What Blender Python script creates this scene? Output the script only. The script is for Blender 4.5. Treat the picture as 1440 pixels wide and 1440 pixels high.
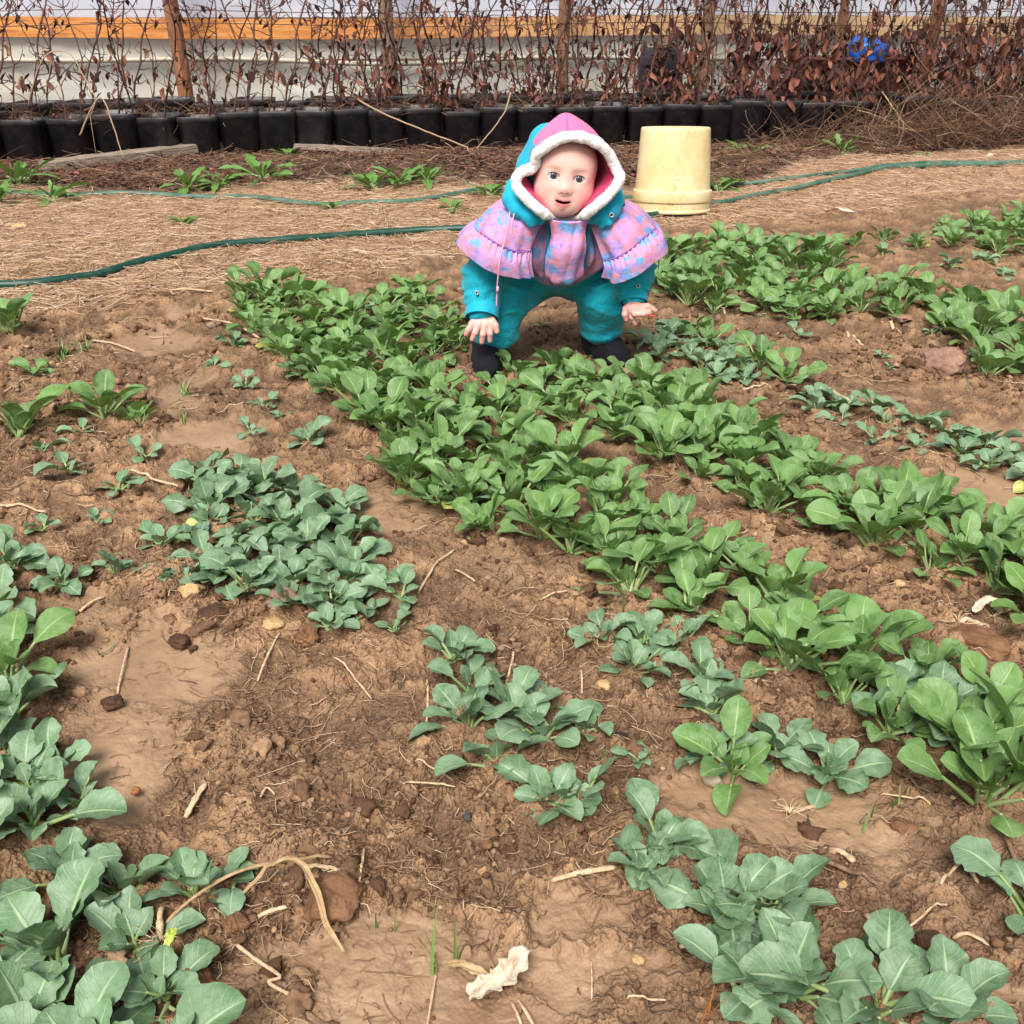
import bpy, math, random
import numpy as np
from math import radians, pi, sin, cos, tan, atan, atan2, sqrt
from mathutils import Vector, Matrix

# ------------------------------------------------------------------ camera, sky, sun, exposure
sc = bpy.context.scene
for o in list(bpy.data.objects):
    bpy.data.objects.remove(o)
CAM_H = 0.80
PITCH = radians(26.5)
FPX = 1442.0
cam_d = bpy.data.cameras.new('camera')
cam_d.sensor_width = 36.0
cam_d.lens = FPX / 1440.0 * 36.0
cam_d.clip_start = 0.02
cam_d.clip_end = 500
cam = bpy.data.objects.new('camera', cam_d)
sc.collection.objects.link(cam)
cam.location = (0, 0, CAM_H)
cam.rotation_euler = (pi / 2 - PITCH, 0, 0)
sc.camera = cam

SUN_EL, SUN_AZ = radians(52), radians(195)      # azimuth clockwise from +Y (behind the camera, a little to the left)
wd = bpy.data.worlds.new('World'); sc.world = wd; wd.use_nodes = True
nt = wd.node_tree; nt.nodes.clear()
sky = nt.nodes.new('ShaderNodeTexSky'); sky.sky_type = 'NISHITA'; sky.sun_disc = False
sky.sun_elevation = SUN_EL; sky.sun_rotation = SUN_AZ
sky.air_density = 1.0; sky.dust_density = 4.0; sky.ozone_density = 1.0
hs = nt.nodes.new('ShaderNodeHueSaturation'); hs.inputs['Saturation'].default_value = 0.30
bg = nt.nodes.new('ShaderNodeBackground'); bg.inputs['Strength'].default_value = 0.10
wo = nt.nodes.new('ShaderNodeOutputWorld')
nt.links.new(sky.outputs[0], hs.inputs['Color']); nt.links.new(hs.outputs[0], bg.inputs[0]); nt.links.new(bg.outputs[0], wo.inputs[0])
sd = bpy.data.lights.new('sun', 'SUN'); sd.energy = 3.3; sd.angle = radians(28); sd.color = (1.0, 0.965, 0.92)
so = bpy.data.objects.new('sun', sd); sc.collection.objects.link(so)
_sv = Vector((sin(SUN_AZ) * cos(SUN_EL), cos(SUN_AZ) * cos(SUN_EL), sin(SUN_EL)))
so.rotation_euler = (-_sv).to_track_quat('-Z', 'Y').to_euler()
so.location = (0, 0, 6)
sc.view_settings.view_transform = 'Standard'; sc.view_settings.look = 'None'
sc.view_settings.exposure = 0.50; sc.view_settings.gamma = 1.0
sc.render.engine = 'CYCLES'
sc.cycles.use_denoising = True
sc.cycles.max_bounces = 6; sc.cycles.diffuse_bounces = 2
sc.cycles.use_adaptive_sampling = True

# ------------------------------------------------------------------ pixel <-> place (measuring only)
CT, ST = cos(PITCH), sin(PITCH)
def G(px, py, z=0.0):
    """point at height z seen at photo pixel px,py (1440 grid)"""
    a = (px - 720.0) / FPX; b = (py - 720.0) / FPX
    dx, dy, dz = a, CT - b * ST, -ST - b * CT
    t = (z - CAM_H) / dz
    return np.array([dx * t, dy * t, z])
def P(px, py, Y):
    a = (px - 720.0) / FPX; b = (py - 720.0) / FPX
    dx, dy, dz = a, CT - b * ST, -ST - b * CT
    t = Y / dy
    return np.array([dx * t, Y, CAM_H + dz * t])
def pix(x, y, z):
    x, y, z = np.asarray(x, float), np.asarray(y, float), np.asarray(z, float)
    d = y * CT + (CAM_H - z) * ST
    v = -y * ST + (CAM_H - z) * CT
    return 720 + FPX * x / d, 720 + FPX * v / d

# ------------------------------------------------------------------ noise
def _h(ix, iy, s=0):
    n = (ix.astype(np.int64) * 374761393 + iy.astype(np.int64) * 668265263 + s * 1442695041) & 0xffffffff
    n = ((n ^ (n >> 13)) * 1274126177) & 0xffffffff
    n = ((n ^ (n >> 16)) * 2246822519) & 0xffffffff
    return ((n ^ (n >> 15)) & 0xffffff) / float(0xffffff)
def vnoise(x, y, s=0):
    ix = np.floor(x); iy = np.floor(y); fx = x - ix; fy = y - iy
    ix = ix.astype(np.int64); iy = iy.astype(np.int64)
    u = fx * fx * (3 - 2 * fx); v = fy * fy * (3 - 2 * fy)
    a = _h(ix, iy, s); b = _h(ix + 1, iy, s); c = _h(ix, iy + 1, s); d = _h(ix + 1, iy + 1, s)
    return (a * (1 - u) + b * u) * (1 - v) + (c * (1 - u) + d * u) * v * 1.0
def fbm(x, y, o=4, s=0, g=0.5):
    r = 0; a = 1; t = 0
    for i in range(o):
        r = r + a * (vnoise(x, y, s + i * 17) - 0.5); t += a; a *= g
        x, y = x * 1.93 * 0.8 + y * 1.93 * 0.6 + 5.1, -x * 1.93 * 0.6 + y * 1.93 * 0.8 + 2.7
    return r / t * 2
def worley(x, y, s=0):
    ix = np.floor(x).astype(np.int64); iy = np.floor(y).astype(np.int64)
    best = np.full(x.shape, 9.0); rid = np.zeros(x.shape)
    for dx in (-1, 0, 1):
        for dy in (-1, 0, 1):
            cx = ix + dx; cy = iy + dy
            r1 = _h(cx, cy, s + 1); r2 = _h(cx, cy, s + 2)
            d = (cx + r1 - x) ** 2 + (cy + r2 - y) ** 2
            m = d < best
            best = np.where(m, d, best); rid = np.where(m, _h(cx, cy, s + 3), rid)
    return np.sqrt(best), rid
def n3(p, f, s=0):
    """cheap smooth 3-D noise in -1..1"""
    x, y, z = p[:, 0] * f, p[:, 1] * f, p[:, 2] * f
    return (fbm(x + z * 0.31 + 11, y * 1.0 + z * 0.73, 2, s) + fbm(z - y * 0.4 + 3, x + y * 0.6 + 7, 2, s + 5)) * 0.7
def sstep(a, b, x):
    t = np.clip((x - a) / (b - a), 0, 1); return t * t * (3 - 2 * t)

# ------------------------------------------------------------------ scene bookkeeping
COL = sc.collection
def tag(o, label=None, cat=None, group=None, kind=None):
    if label: o['label'] = label
    if cat: o['category'] = cat
    if group: o['group'] = group
    if kind: o['kind'] = kind
    return o
def empty(name, loc=(0, 0, 0), rz=0, label=None, cat=None, group=None):
    o = bpy.data.objects.new(name, None); COL.objects.link(o)
    o.location = loc; o.rotation_euler = (0, 0, rz); o.empty_display_size = 0.05
    return tag(o, label, cat, group)
def mesh_obj(name, V, F, mat, parent=None, smooth=True, uv=None, attrs=None, origin=None):
    V = np.asarray(V, dtype=np.float64)
    if origin is not None: V = V - np.asarray(origin)
    me = bpy.data.meshes.new(name)
    if isinstance(F, np.ndarray):
        n = F.shape[1]
        me.vertices.add(len(V)); me.vertices.foreach_set('co', V.astype(np.float32).ravel())
        me.loops.add(F.size); me.loops.foreach_set('vertex_index', F.astype(np.int32).ravel())
        me.polygons.add(len(F)); me.polygons.foreach_set('loop_start', np.arange(0, F.size, n, dtype=np.int32))
        me.update(calc_edges=True)
    else:
        me.from_pydata([tuple(v) for v in V], [], [tuple(f) for f in F]); me.update()
    me.validate()
    me.polygons.foreach_set('use_smooth', [smooth] * len(me.polygons))
    if uv is not None:
        l = np.zeros(len(me.loops), dtype=np.int32); me.loops.foreach_get('vertex_index', l)
        ul = me.uv_layers.new(name='UVMap'); ul.data.foreach_set('uv', np.asarray(uv, dtype=np.float32)[l].ravel())
    if attrs:
        for k, a in attrs.items():
            a = np.asarray(a, dtype=np.float32)
            if a.ndim == 1:
                at = me.attributes.new(k, 'FLOAT', 'POINT'); at.data.foreach_set('value', a)
            else:
                at = me.attributes.new(k, 'FLOAT_COLOR', 'POINT')
                if a.shape[1] == 3: a = np.hstack([a, np.ones((len(a), 1), dtype=np.float32)])
                at.data.foreach_set('color', a.ravel())
    if mat: me.materials.append(mat)
    o = bpy.data.objects.new(name, me); COL.objects.link(o)
    if parent: o.parent = parent
    if origin is not None and parent is None: o.location = tuple(origin)
    return o
def copy_tree(o, parent=None):
    c = o.copy(); COL.objects.link(c)
    if parent: c.parent = parent
    for ch in o.children: copy_tree(ch, c)
    return c
class MB:
    """collects pieces of one mesh"""
    def __init__(s): s.V = []; s.F = []; s.n = 0; s.A = []; s.U = []
    def add(s, V, F, a=0.0, uv=None):
        V = np.asarray(V, float)
        s.V.append(V); s.F.extend([tuple(int(i) + s.n for i in f) for f in F]); s.n += len(V)
        s.A.append(np.full(len(V), a) if np.isscalar(a) else np.asarray(a))
        s.U.append(np.zeros((len(V), 2)) if uv is None else np.asarray(uv))
    def build(s, name, mat, parent=None, smooth=True, origin=None):
        return mesh_obj(name, np.vstack(s.V), s.F, mat, parent, smooth, np.vstack(s.U), {'tint': np.concatenate(s.A)}, origin)
def frame_of(d):
    d = d / (np.linalg.norm(d) + 1e-9)
    u = np.cross(d, (0, 0, 1.0)) if abs(d[2]) < 0.95 else np.cross(d, (1.0, 0, 0))
    u /= np.linalg.norm(u); return d, u, np.cross(u, d)
def tube(pts, rad, n=6, cap=True):
    pts = np.asarray(pts, float); m = len(pts)
    rad = np.full(m, rad) if np.isscalar(rad) else np.asarray(rad, float)
    V = []; u = None
    for i in range(m):
        d = pts[min(i + 1, m - 1)] - pts[max(i - 1, 0)]
        d = d / (np.linalg.norm(d) + 1e-9)
        if u is None: _, u, _ = frame_of(d)
        u = u - d * np.dot(u, d); u /= np.linalg.norm(u) + 1e-9; w = np.cross(d, u)
        for k in range(n):
            a = 2 * pi * k / n; V.append(pts[i] + rad[i] * (cos(a) * u + sin(a) * w))
    F = [(i * n + k, i * n + (k + 1) % n, (i + 1) * n + (k + 1) % n, (i + 1) * n + k) for i in range(m - 1) for k in range(n)]
    if cap: F += [tuple(range(n))[::-1], tuple((m - 1) * n + k for k in range(n))]
    return np.array(V), F
def spline(pts, n=8):
    pts = np.asarray(pts, float); out = []
    for i in range(len(pts) - 1):
        p0, p1, p2, p3 = pts[max(i - 1, 0)], pts[i], pts[i + 1], pts[min(i + 2, len(pts) - 1)]
        for k in range(n):
            t = k / n
            out.append(0.5 * ((2 * p1) + (p2 - p0) * t + (2 * p0 - 5 * p1 + 4 * p2 - p3) * t * t + (3 * p1 - p0 - 3 * p2 + p3) * t ** 3))
    out.append(pts[-1]); return np.array(out)
def box(c, s, R=None):
    c = np.asarray(c, float); s = np.asarray(s, float) / 2
    V = np.array([[x, y, z] for x in (-1, 1) for y in (-1, 1) for z in (-1, 1)]) * s
    if R is not None: V = V @ np.asarray(R).T
    return V + c, [(0, 1, 3, 2), (4, 6, 7, 5), (0, 4, 5, 1), (2, 3, 7, 6), (0, 2, 6, 4), (1, 5, 7, 3)]
def lathe(prof, n=48):
    V = []; F = []
    for r, z in prof:
        for k in range(n):
            a = 2 * pi * k / n; V.append((r * cos(a), r * sin(a), z))
    m = len(prof)
    for i in range(m - 1):
        for k in range(n):
            F.append((i * n + k, i * n + (k + 1) % n, (i + 1) * n + (k + 1) % n, (i + 1) * n + k))
    return np.array(V), F

# ------------------------------------------------------------------ materials
def lin(r, g, b):
    f = lambda c: (c / 255 / 12.92) if c <= 10 else ((c / 255 + 0.055) / 1.055) ** 2.4
    return (f(r), f(g), f(b), 1)
class M:
    def __init__(s, name):
        s.m = bpy.data.materials.new(name); s.m.use_nodes = True
        s.t = s.m.node_tree; s.b = s.t.nodes['Principled BSDF']; s.out = s.t.nodes['Material Output']
    def n(s, k, **kw):
        nd = s.t.nodes.new(k)
        for a, v in kw.items(): setattr(nd, a, v)
        return nd
    def l(s, a, b): s.t.links.new(a, b)
    def set(s, **kw):
        for k, v in kw.items():
            s.b.inputs[k.replace('_', ' ')].default_value = v
        return s
    def coord(s, kind='Object'): return s.n('ShaderNodeTexCoord').outputs[kind]
    def noise(s, vec, scale, detail=4, rough=0.6, dist=0):
        nd = s.n('ShaderNodeTexNoise'); nd.inputs['Scale'].default_value = scale; nd.inputs['Detail'].default_value = detail
        nd.inputs['Roughness'].default_value = rough; nd.inputs['Distortion'].default_value = dist
        if vec: s.l(vec, nd.inputs['Vector'])
        return nd.outputs['Fac']
    def voro(s, vec, scale, feature='F1', out='Distance'):
        nd = s.n('ShaderNodeTexVoronoi'); nd.feature = feature; nd.inputs['Scale'].default_value = scale
        if vec: s.l(vec, nd.inputs['Vector'])
        return nd.outputs[out]
    def ramp(s, fac, stops):
        nd = s.n('ShaderNodeValToRGB'); e = nd.color_ramp.elements
        while len(e) > 1: e.remove(e[0])
        e[0].position = stops[0][0]; e[0].color = stops[0][1]
        for p, c in stops[1:]:
            x = e.new(p); x.color = c
        s.l(fac, nd.inputs['Fac']); return nd.outputs['Color']
    def mix(s, fac, a, b, mode='MIX'):
        nd = s.n('ShaderNodeMix'); nd.data_type = 'RGBA'; nd.blend_type = mode
        for v, i in ((fac, 0), (a, 6), (b, 7)):
            if hasattr(v, 'is_output'): s.l(v, nd.inputs[i])
            elif i == 0: nd.inputs[0].default_value = v
            else: nd.inputs[i].default_value = v
        return nd.outputs[2]
    def math(s, op, a, b=0.0, clamp=False):
        nd = s.n('ShaderNodeMath'); nd.operation = op; nd.use_clamp = clamp
        for v, i in ((a, 0), (b, 1)):
            if hasattr(v, 'is_output'): s.l(v, nd.inputs[i])
            else: nd.inputs[i].default_value = v
        return nd.outputs[0]
    def attr(s, name, out='Fac'):
        nd = s.n('ShaderNodeAttribute'); nd.attribute_name = name; return nd.outputs[out]
    def rnd(s): return s.n('ShaderNodeObjectInfo').outputs['Random']
    def color(s, c): s.l(c, s.b.inputs['Base Color']); return s
    def bump(s, h, strength=0.5, dist=0.01, prev=None):
        nd = s.n('ShaderNodeBump'); nd.inputs['Strength'].default_value = strength; nd.inputs['Distance'].default_value = dist
        s.l(h, nd.inputs['Height'])
        if prev: s.l(prev, nd.inputs['Normal'])
        s.l(nd.outputs[0], s.b.inputs['Normal']); return nd.outputs[0]
def black(v): return (v, v, v, 1)

# ------------------------------------------------------------------ ground: height and zones
_pl = [(-400, 440), (0, 432), (100, 428), (300, 402), (420, 392), (520, 380), (650, 352), (780, 335), (920, 322), (1060, 318), (1200, 300), (1330, 280), (1440, 268), (1900, 240)]
_pw = np.array([G(a, b)[:2] for a, b in _pl])
_ul = [(-400, 268), (0, 262), (150, 272), (420, 262), (640, 262), (820, 262), (1010, 268), (1120, 246), (1250, 226), (1330, 212), (1440, 205), (1900, 196)]
_uw = np.array([G(a, b)[:2] for a, b in _ul])
MUD = [  # px, py, half-width px, half-height px, strength
    (290, 612, 70, 26, 1), (250, 560, 34, 22, .7), (215, 478, 60, 15, .8), (245, 441, 40, 9, .8), (225, 930, 105, 72, .95), (160, 1060, 80, 80, .9),
    (560, 700, 80, 34, .85), (1090, 1120, 190, 55, .95), (960, 1130, 70, 40, .7), (520, 1360, 190, 70, .9), (830, 1345, 130, 60, .85), (610, 1410, 200, 60, .85),
    (1390, 680, 90, 32, 1), (1240, 560, 60, 14, .9), (1420, 600, 60, 12, .9), (880, 795, 80, 28, .5), (1390, 1400, 110, 45, .85),
    (1040, 760, 60, 20, .5), (640, 790, 60, 20, .3), (730, 800, 80, 24, .35), (350, 1420, 120, 40, .4), (1400, 1140, 70, 40, .5), (120, 870, 70, 30, .5)]
_mud = []
for a, b, w, h, s in MUD:
    c = G(a, b); e = G(a + w, b); f = G(a, b - h); g = G(a, b + h)
    _mud.append((c[0], c[1], e[0] - c[0], (f[1] - g[1]) / 2, s))
def zones(x, y):
    wx = x + 0.06 * fbm(x * 9, y * 9, 3, 40) + .02 * fbm(x * 45, y * 45, 2, 42); wy = y + 0.09 * fbm(x * 9 + 9, y * 9, 3, 41) + .025 * fbm(x * 45 + 5, y * 45, 2, 43)
    m = np.zeros_like(x)
    for cx, cy, rx, ry, s in _mud:
        d = np.sqrt(((wx - cx) / rx) ** 2 + ((wy - cy) / ry) ** 2)
        m = np.maximum(m, s * (1 - sstep(0.60, 1.25, d)))
    yb = np.interp(x, _pw[:, 0], _pw[:, 1]); yu = np.interp(x, _uw[:, 0], _uw[:, 1])
    n = 0.22 * fbm(x * 5, y * 5, 3, 50) + 0.10 * fbm(x * 22, y * 22, 2, 51)
    straw = sstep(-0.12, 0.10, y + n - yb) * (1 - sstep(-0.10, 0.16, y + n * 0.8 - yu))
    litter = sstep(-0.10, 0.16, y + n * 0.8 - yu)
    return m * (1 - straw) * (1 - litter), straw, litter
def potline(x): return np.interp(x, [-3, -.95, 1.3, 3.4], [5.95, 6.45, 6.85, 7.05])
def gsm(x, y):
    """smooth ground"""
    x = np.asarray(x, float); y = np.asarray(y, float)
    z = 0.016 * fbm(x * 2.3, y * 2.3, 2, 3) + 0.010 * fbm(x * 7, y * 7, 2, 4)
    z = z + 0.05 * sstep(-1.9, -1.3, x) * sstep(4.9, 5.6, y) * np.clip(0.7 + 1.3 * fbm(x * 1.1, y * 2, 2, 9), 0, 2) * (1 - sstep(5.75, 5.9, y))
    pl = potline(x)
    return z * (1 - sstep(8, 12, y)) * (1 - .9 * sstep(pl - .5, pl - .22, y))
def ground_z(x, y, zn=None, full=False):
    x = np.asarray(x, float); y = np.asarray(y, float)
    mud, straw, lit = zones(x, y) if zn is None else zn
    base = gsm(x, y)
    rough = (1 - 0.93 * mud) * (1 - 0.55 * straw)
    cl = fbm(x * 16, y * 16, 4, 21)
    d1, r1 = worley(x * 24 + 0.6 * fbm(x * 30, y * 30, 2, 5), y * 24, 60)
    d2, r2 = worley(x * 62 + fbm(x * 80, y * 80, 2, 6), y * 62, 61)
    d3, r3 = worley(x * 150, y * 150, 62)
    patch = sstep(-0.35, 0.20, fbm(x * 4.5, y * 4.5, 3, 70))
    l1 = np.clip(1 - d1 * 1.35, 0, 1) * (r1 > 0.52) * r1
    l2 = np.clip(1 - d2 * 1.3, 0, 1) * (r2 > 0.35) * r2
    l3 = np.clip(1 - d3 * 1.2, 0, 1) * r3
    h = 0.020 * cl + patch * (0.015 * l1 ** 0.8 + 0.0085 * l2) + 0.005 * l2 * (1 - patch) + 0.0030 * l3 + 0.0055 * fbm(x * 85, y * 85, 3, 22) + 0.009 * np.abs(fbm(x * 30, y * 30, 3, 27)) - 0.004
    z = base + rough * h - 0.008 * mud + mud * (0.0008 * fbm(x * 24, y * 24, 2, 80) + .0016 * np.clip(fbm(x * 70, y * 70, 2, 81), 0, 1))
    near = 1 - sstep(9, 14, y)
    pl = potline(x); near = near * (1 - .9 * sstep(pl - .5, pl - .22, y) * (y < 9))
    z = np.where(near > 0, z * near, 0)
    if full: return z, rough * (cl * 0.5 + l1 * 0.5 + l2 * 0.4), r1 * 0.5 + r2 * 0.5
    return z

def build_ground():
    tf = np.linspace(-0.66, 0.66, 1250)
    ex = 0.66 + np.geomspace(0.004, 30, 44); t = np.concatenate([-ex[::-1], tf, ex])
    # rows: even steps in picture height down to 0.45 m, sparse behind and far away
    pys = np.linspace(1640, 150, 1080)
    ys = np.array([G(720, p)[1] for p in pys])
    ys = np.concatenate([[-40, -12, -4, -1.5, -.5, 0.0, .2, .3], ys, np.geomspace(ys[-1] + 0.3, 120, 18)])
    W = np.maximum(ys, 0.2) + 0.38
    X = W[:, None] * t[None, :]; Y = np.repeat(ys[:, None], len(t), 1)
    x = X.ravel(); y = Y.ravel()
    zn = zones(x, y)
    z, hh, rr = ground_z(x, y, zn, True)
    nr, nc = len(ys), len(t)
    idx = np.arange(nr * nc).reshape(nr, nc)
    F = np.stack([idx[:-1, :-1], idx[:-1, 1:], idx[1:, 1:], idx[1:, :-1]], -1).reshape(-1, 4)
    V = np.stack([x, y, z], 1)
    zc = np.stack([zn[0], zn[1], zn[2]], 1)
    m = M('soil')
    co = m.coord()
    zat = m.attr('zone', 'Color'); sp = m.n('ShaderNodeSeparateColor'); m.l(zat, sp.inputs[0])
    hgt = m.attr('lump'); big = m.noise(co, 2.2, 3, .6); med = m.noise(co, 14, 5, .65); fine = m.noise(co, 160, 4, .7)
    soil = m.ramp(med, [(.28, lin(78, 56, 40)), (.48, lin(132, 102, 75)), (.70, lin(170, 136, 104))])
    soil = m.mix(m.ramp(big, [(.35, black(0)), (.65, black(1))]), soil, m.mix(.6, soil, lin(190, 150, 110)))
    soil = m.mix(m.ramp(hgt, [(0.0, black(.75)), (.45, black(0))]), soil, lin(70, 50, 36))  # hollows between lumps darkened in the colour, as painted shade
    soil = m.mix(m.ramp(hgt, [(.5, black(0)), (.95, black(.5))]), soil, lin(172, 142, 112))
    grit = m.voro(co, 330, out='Color'); gs = m.n('ShaderNodeSeparateColor'); m.l(grit, gs.inputs[0])
    soil = m.mix(m.math('MULTIPLY', gs.outputs[0], .28), soil, lin(176, 140, 108))
    soil = m.mix(m.ramp(fine, [(.55, black(0)), (.75, black(.6))]), soil, lin(68, 44, 32))
    mudc = m.ramp(m.noise(co, 9, 4, .6), [(.3, lin(138, 109, 82)), (.7, lin(166, 136, 107))])
    mudc = m.mix(m.ramp(m.noise(co, 60, 3, .6), [(.58, black(0)), (.70, black(.6))]), mudc, lin(108, 82, 60))
    c = m.mix(sp.outputs[0], soil, mudc)
    st = m.ramp(m.noise(co, 26, 6, .75), [(.3, lin(112, 82, 60)), (.5, lin(164, 128, 98)), (.72, lin(196, 162, 130))])
    c = m.mix(sp.outputs[1], c, st)
    lt = m.ramp(m.noise(co, 20, 6, .75), [(.3, lin(48, 36, 30)), (.55, lin(92, 70, 56)), (.8, lin(136, 108, 86))])
    c = m.mix(sp.outputs[2], c, lt)
    m.color(c)
    r = m.mix(sp.outputs[0], black(.92), black(.52)); m.l(r, m.b.inputs['Roughness'])
    m.set(Specular_IOR_Level=.35)
    bs = m.math('ADD', m.math('MULTIPLY', fine, .7), m.math('MULTIPLY', m.voro(co, 240), .6))
    bp = m.n('ShaderNodeBump'); bp.inputs['Distance'].default_value = .006
    m.l(m.math('SUBTRACT', .95, m.math('MULTIPLY', sp.outputs[0], .82)), bp.inputs['Strength'])
    m.l(bs, bp.inputs['Height']); m.l(bp.outputs[0], m.b.inputs['Normal'])
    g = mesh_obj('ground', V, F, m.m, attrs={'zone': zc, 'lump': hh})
    tag(g, 'brown crumbly garden soil with smooth wet mud patches and a tan straw path', 'ground', kind='structure')
build_ground()

# ------------------------------------------------------------------ loose strands (straw, roots, dry brush) and crumbs
def strands(rs, x, y, length, width, curl=0.3, lift=0.0, nseg=5, pitch=0.05, zoff=0.002, az=None, droop=0.0, flat=0.6, z=None):
    n = len(x)
    az = rs.uniform(0, 2 * pi, n) if az is None else az
    t = np.linspace(0, 1, nseg)[None, :]
    k = rs.normal(0, curl, n)[:, None]; k2 = rs.normal(0, curl, n)[:, None]
    ang = az[:, None] + k * (t - .5) * 2 + k2 * np.sin(t * 6 + rs.uniform(0, 6, n)[:, None]) * .6
    st = length[:, None] / (nseg - 1)
    cx = np.cumsum(np.cos(ang) * st, 1); cy = np.cumsum(np.sin(ang) * st, 1)
    cx = x[:, None] + cx - cx.mean(1, keepdims=True); cy = y[:, None] + cy - cy.mean(1, keepdims=True)
    if z is None:
        gz = np.maximum(ground_z(cx.ravel(), cy.ravel()).reshape(cx.shape), gsm(cx.ravel(), cy.ravel()).reshape(cx.shape) - 0.01)
        zl = np.linspace(0, 1, nseg)[None, :] * (gz[:, -1:] - gz[:, :1]) + gz[:, :1]
        cz = 0.5 * gz + 0.5 * np.maximum(zl, gz)
    else: cz = z[:, None] + 0 * cx
    p = rs.normal(0, pitch, n)[:, None]
    cz = cz + zoff + np.abs(p) * length[:, None] * (np.where(p > 0, t, 1 - t)) + lift * rs.uniform(0, 1, n)[:, None] - droop * length[:, None] * (t ** 2)
    ux = -np.sin(ang); uy = np.cos(ang)
    w = (width[:, None] / 2) * (1 - 0.5 * t) 
    A = np.stack([cx + ux * w, cy + uy * w, cz], -1); B = np.stack([cx - ux * w, cy - uy * w, cz], -1)
    Cc = np.stack([cx, cy, cz + w * flat * 1.6], -1)
    V = np.stack([A, B, Cc], 2).reshape(n, nseg * 3, 3)
    f = []
    for i in range(nseg - 1):
        for a, b in ((0, 1), (1, 2), (2, 0)):
            f.append((i * 3 + a, i * 3 + b, (i + 1) * 3 + b, (i + 1) * 3 + a))
    f = np.array(f)
    F = (f[None] + (np.arange(n) * nseg * 3)[:, None, None]).reshape(-1, 4)
    tint = np.repeat(rs.uniform(0, 1, n), nseg * 3)
    return V.reshape(-1, 3), F, tint
def strand_mat(name, stops, rough=.75):
    m = M(name); co = m.coord()
    c = m.ramp(m.attr('tint'), stops)
    c = m.mix(m.math('MULTIPLY', m.noise(co, 90, 3), .45), c, lin(110, 84, 60))
    m.color(c).set(Roughness=rough, Specular_IOR_Level=.25); return m.m
straw_mat = strand_mat('straw', [(0, lin(112, 82, 60)), (.3, lin(176, 138, 104)), (.7, lin(212, 178, 144)), (1, lin(236, 214, 188))])
chaff_mat = strand_mat('old_straw', [(0, lin(84, 60, 44)), (.45, lin(140, 106, 78)), (.8, lin(188, 154, 120)), (1, lin(222, 198, 164))])
brush_mat = strand_mat('dry_brush', [(0, lin(60, 40, 32)), (.5, lin(104, 74, 58)), (.85, lin(146, 112, 88)), (1, lin(196, 170, 140))])
def scatter(rs, n, py0, py1, px0=-160, px1=1600, power=1.0):
    px = rs.uniform(px0, px1, n); py = py0 + (py1 - py0) * rs.uniform(0, 1, n) ** power
    a = (px - 720) / FPX; b = (py - 720) / FPX
    dy = CT - b * ST; dz = -ST - b * CT; t = -CAM_H / dz
    return a * t, dy * t
rs = np.random.RandomState(5)
x, y = scatter(rs, 60000, 196, 470)
_, s_, l_ = zones(x, y)
k = rs.uniform(0, 1, len(x)) < (s_ * .95 + l_ * .10)
x, y = x[k], y[k]
V, F, ti = strands(rs, x, y, rs.gamma(3, .022, len(x)) + .015, rs.uniform(.0012, .004, len(x)), curl=.35, lift=.006, pitch=.05)
tag(mesh_obj('straw_mulch', V, F, straw_mat, attrs={'tint': ti}), 'pale tan straw scattered thickly over the path between beds and pots', 'straw', kind='stuff')
x, y = scatter(rs, 24000, 330, 1500, power=1.0)
m_, s_, l_ = zones(x, y)
pt = fbm(x * 5, y * 5, 3, 91)
k = rs.uniform(0, 1, len(x)) < np.clip(.36 + 1.5 * pt, .06, 1) * (1 - s_) * (1 - .8 * m_)
x, y = x[k], y[k]
V, F, ti = strands(rs, x, y, (rs.gamma(2.0, .009, len(x)) + .005) * np.clip(y / 1.2, .9, 2), rs.uniform(.0005, .0018, len(x)) * np.clip(y / 1.0, 1, 2.2), curl=.6, lift=.002, pitch=.04, zoff=.0015)
tag(mesh_obj('straw_bits', V, F, chaff_mat, attrs={'tint': ti}), 'small broken straw pieces and fine roots strewn over the brown soil', 'straw bits', kind='stuff')
x, y = scatter(rs, 16000, 172, 268)
_, s_, l_ = zones(x, y)
k = (rs.uniform(0, 1, len(x)) < l_ ** 2) & (y < potline(x) - .2); x, y = x[k], y[k]
V, F, ti = strands(rs, x, y, rs.gamma(3, .03, len(x)) + .02, rs.uniform(.002, .006, len(x)), curl=.8, lift=.03, pitch=.16)
tag(mesh_obj('dead_stem_litter', V, F, brush_mat, attrs={'tint': ti}), 'brown dead stems and leaf litter lying in front of the black pots', 'plant litter', kind='stuff')

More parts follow.
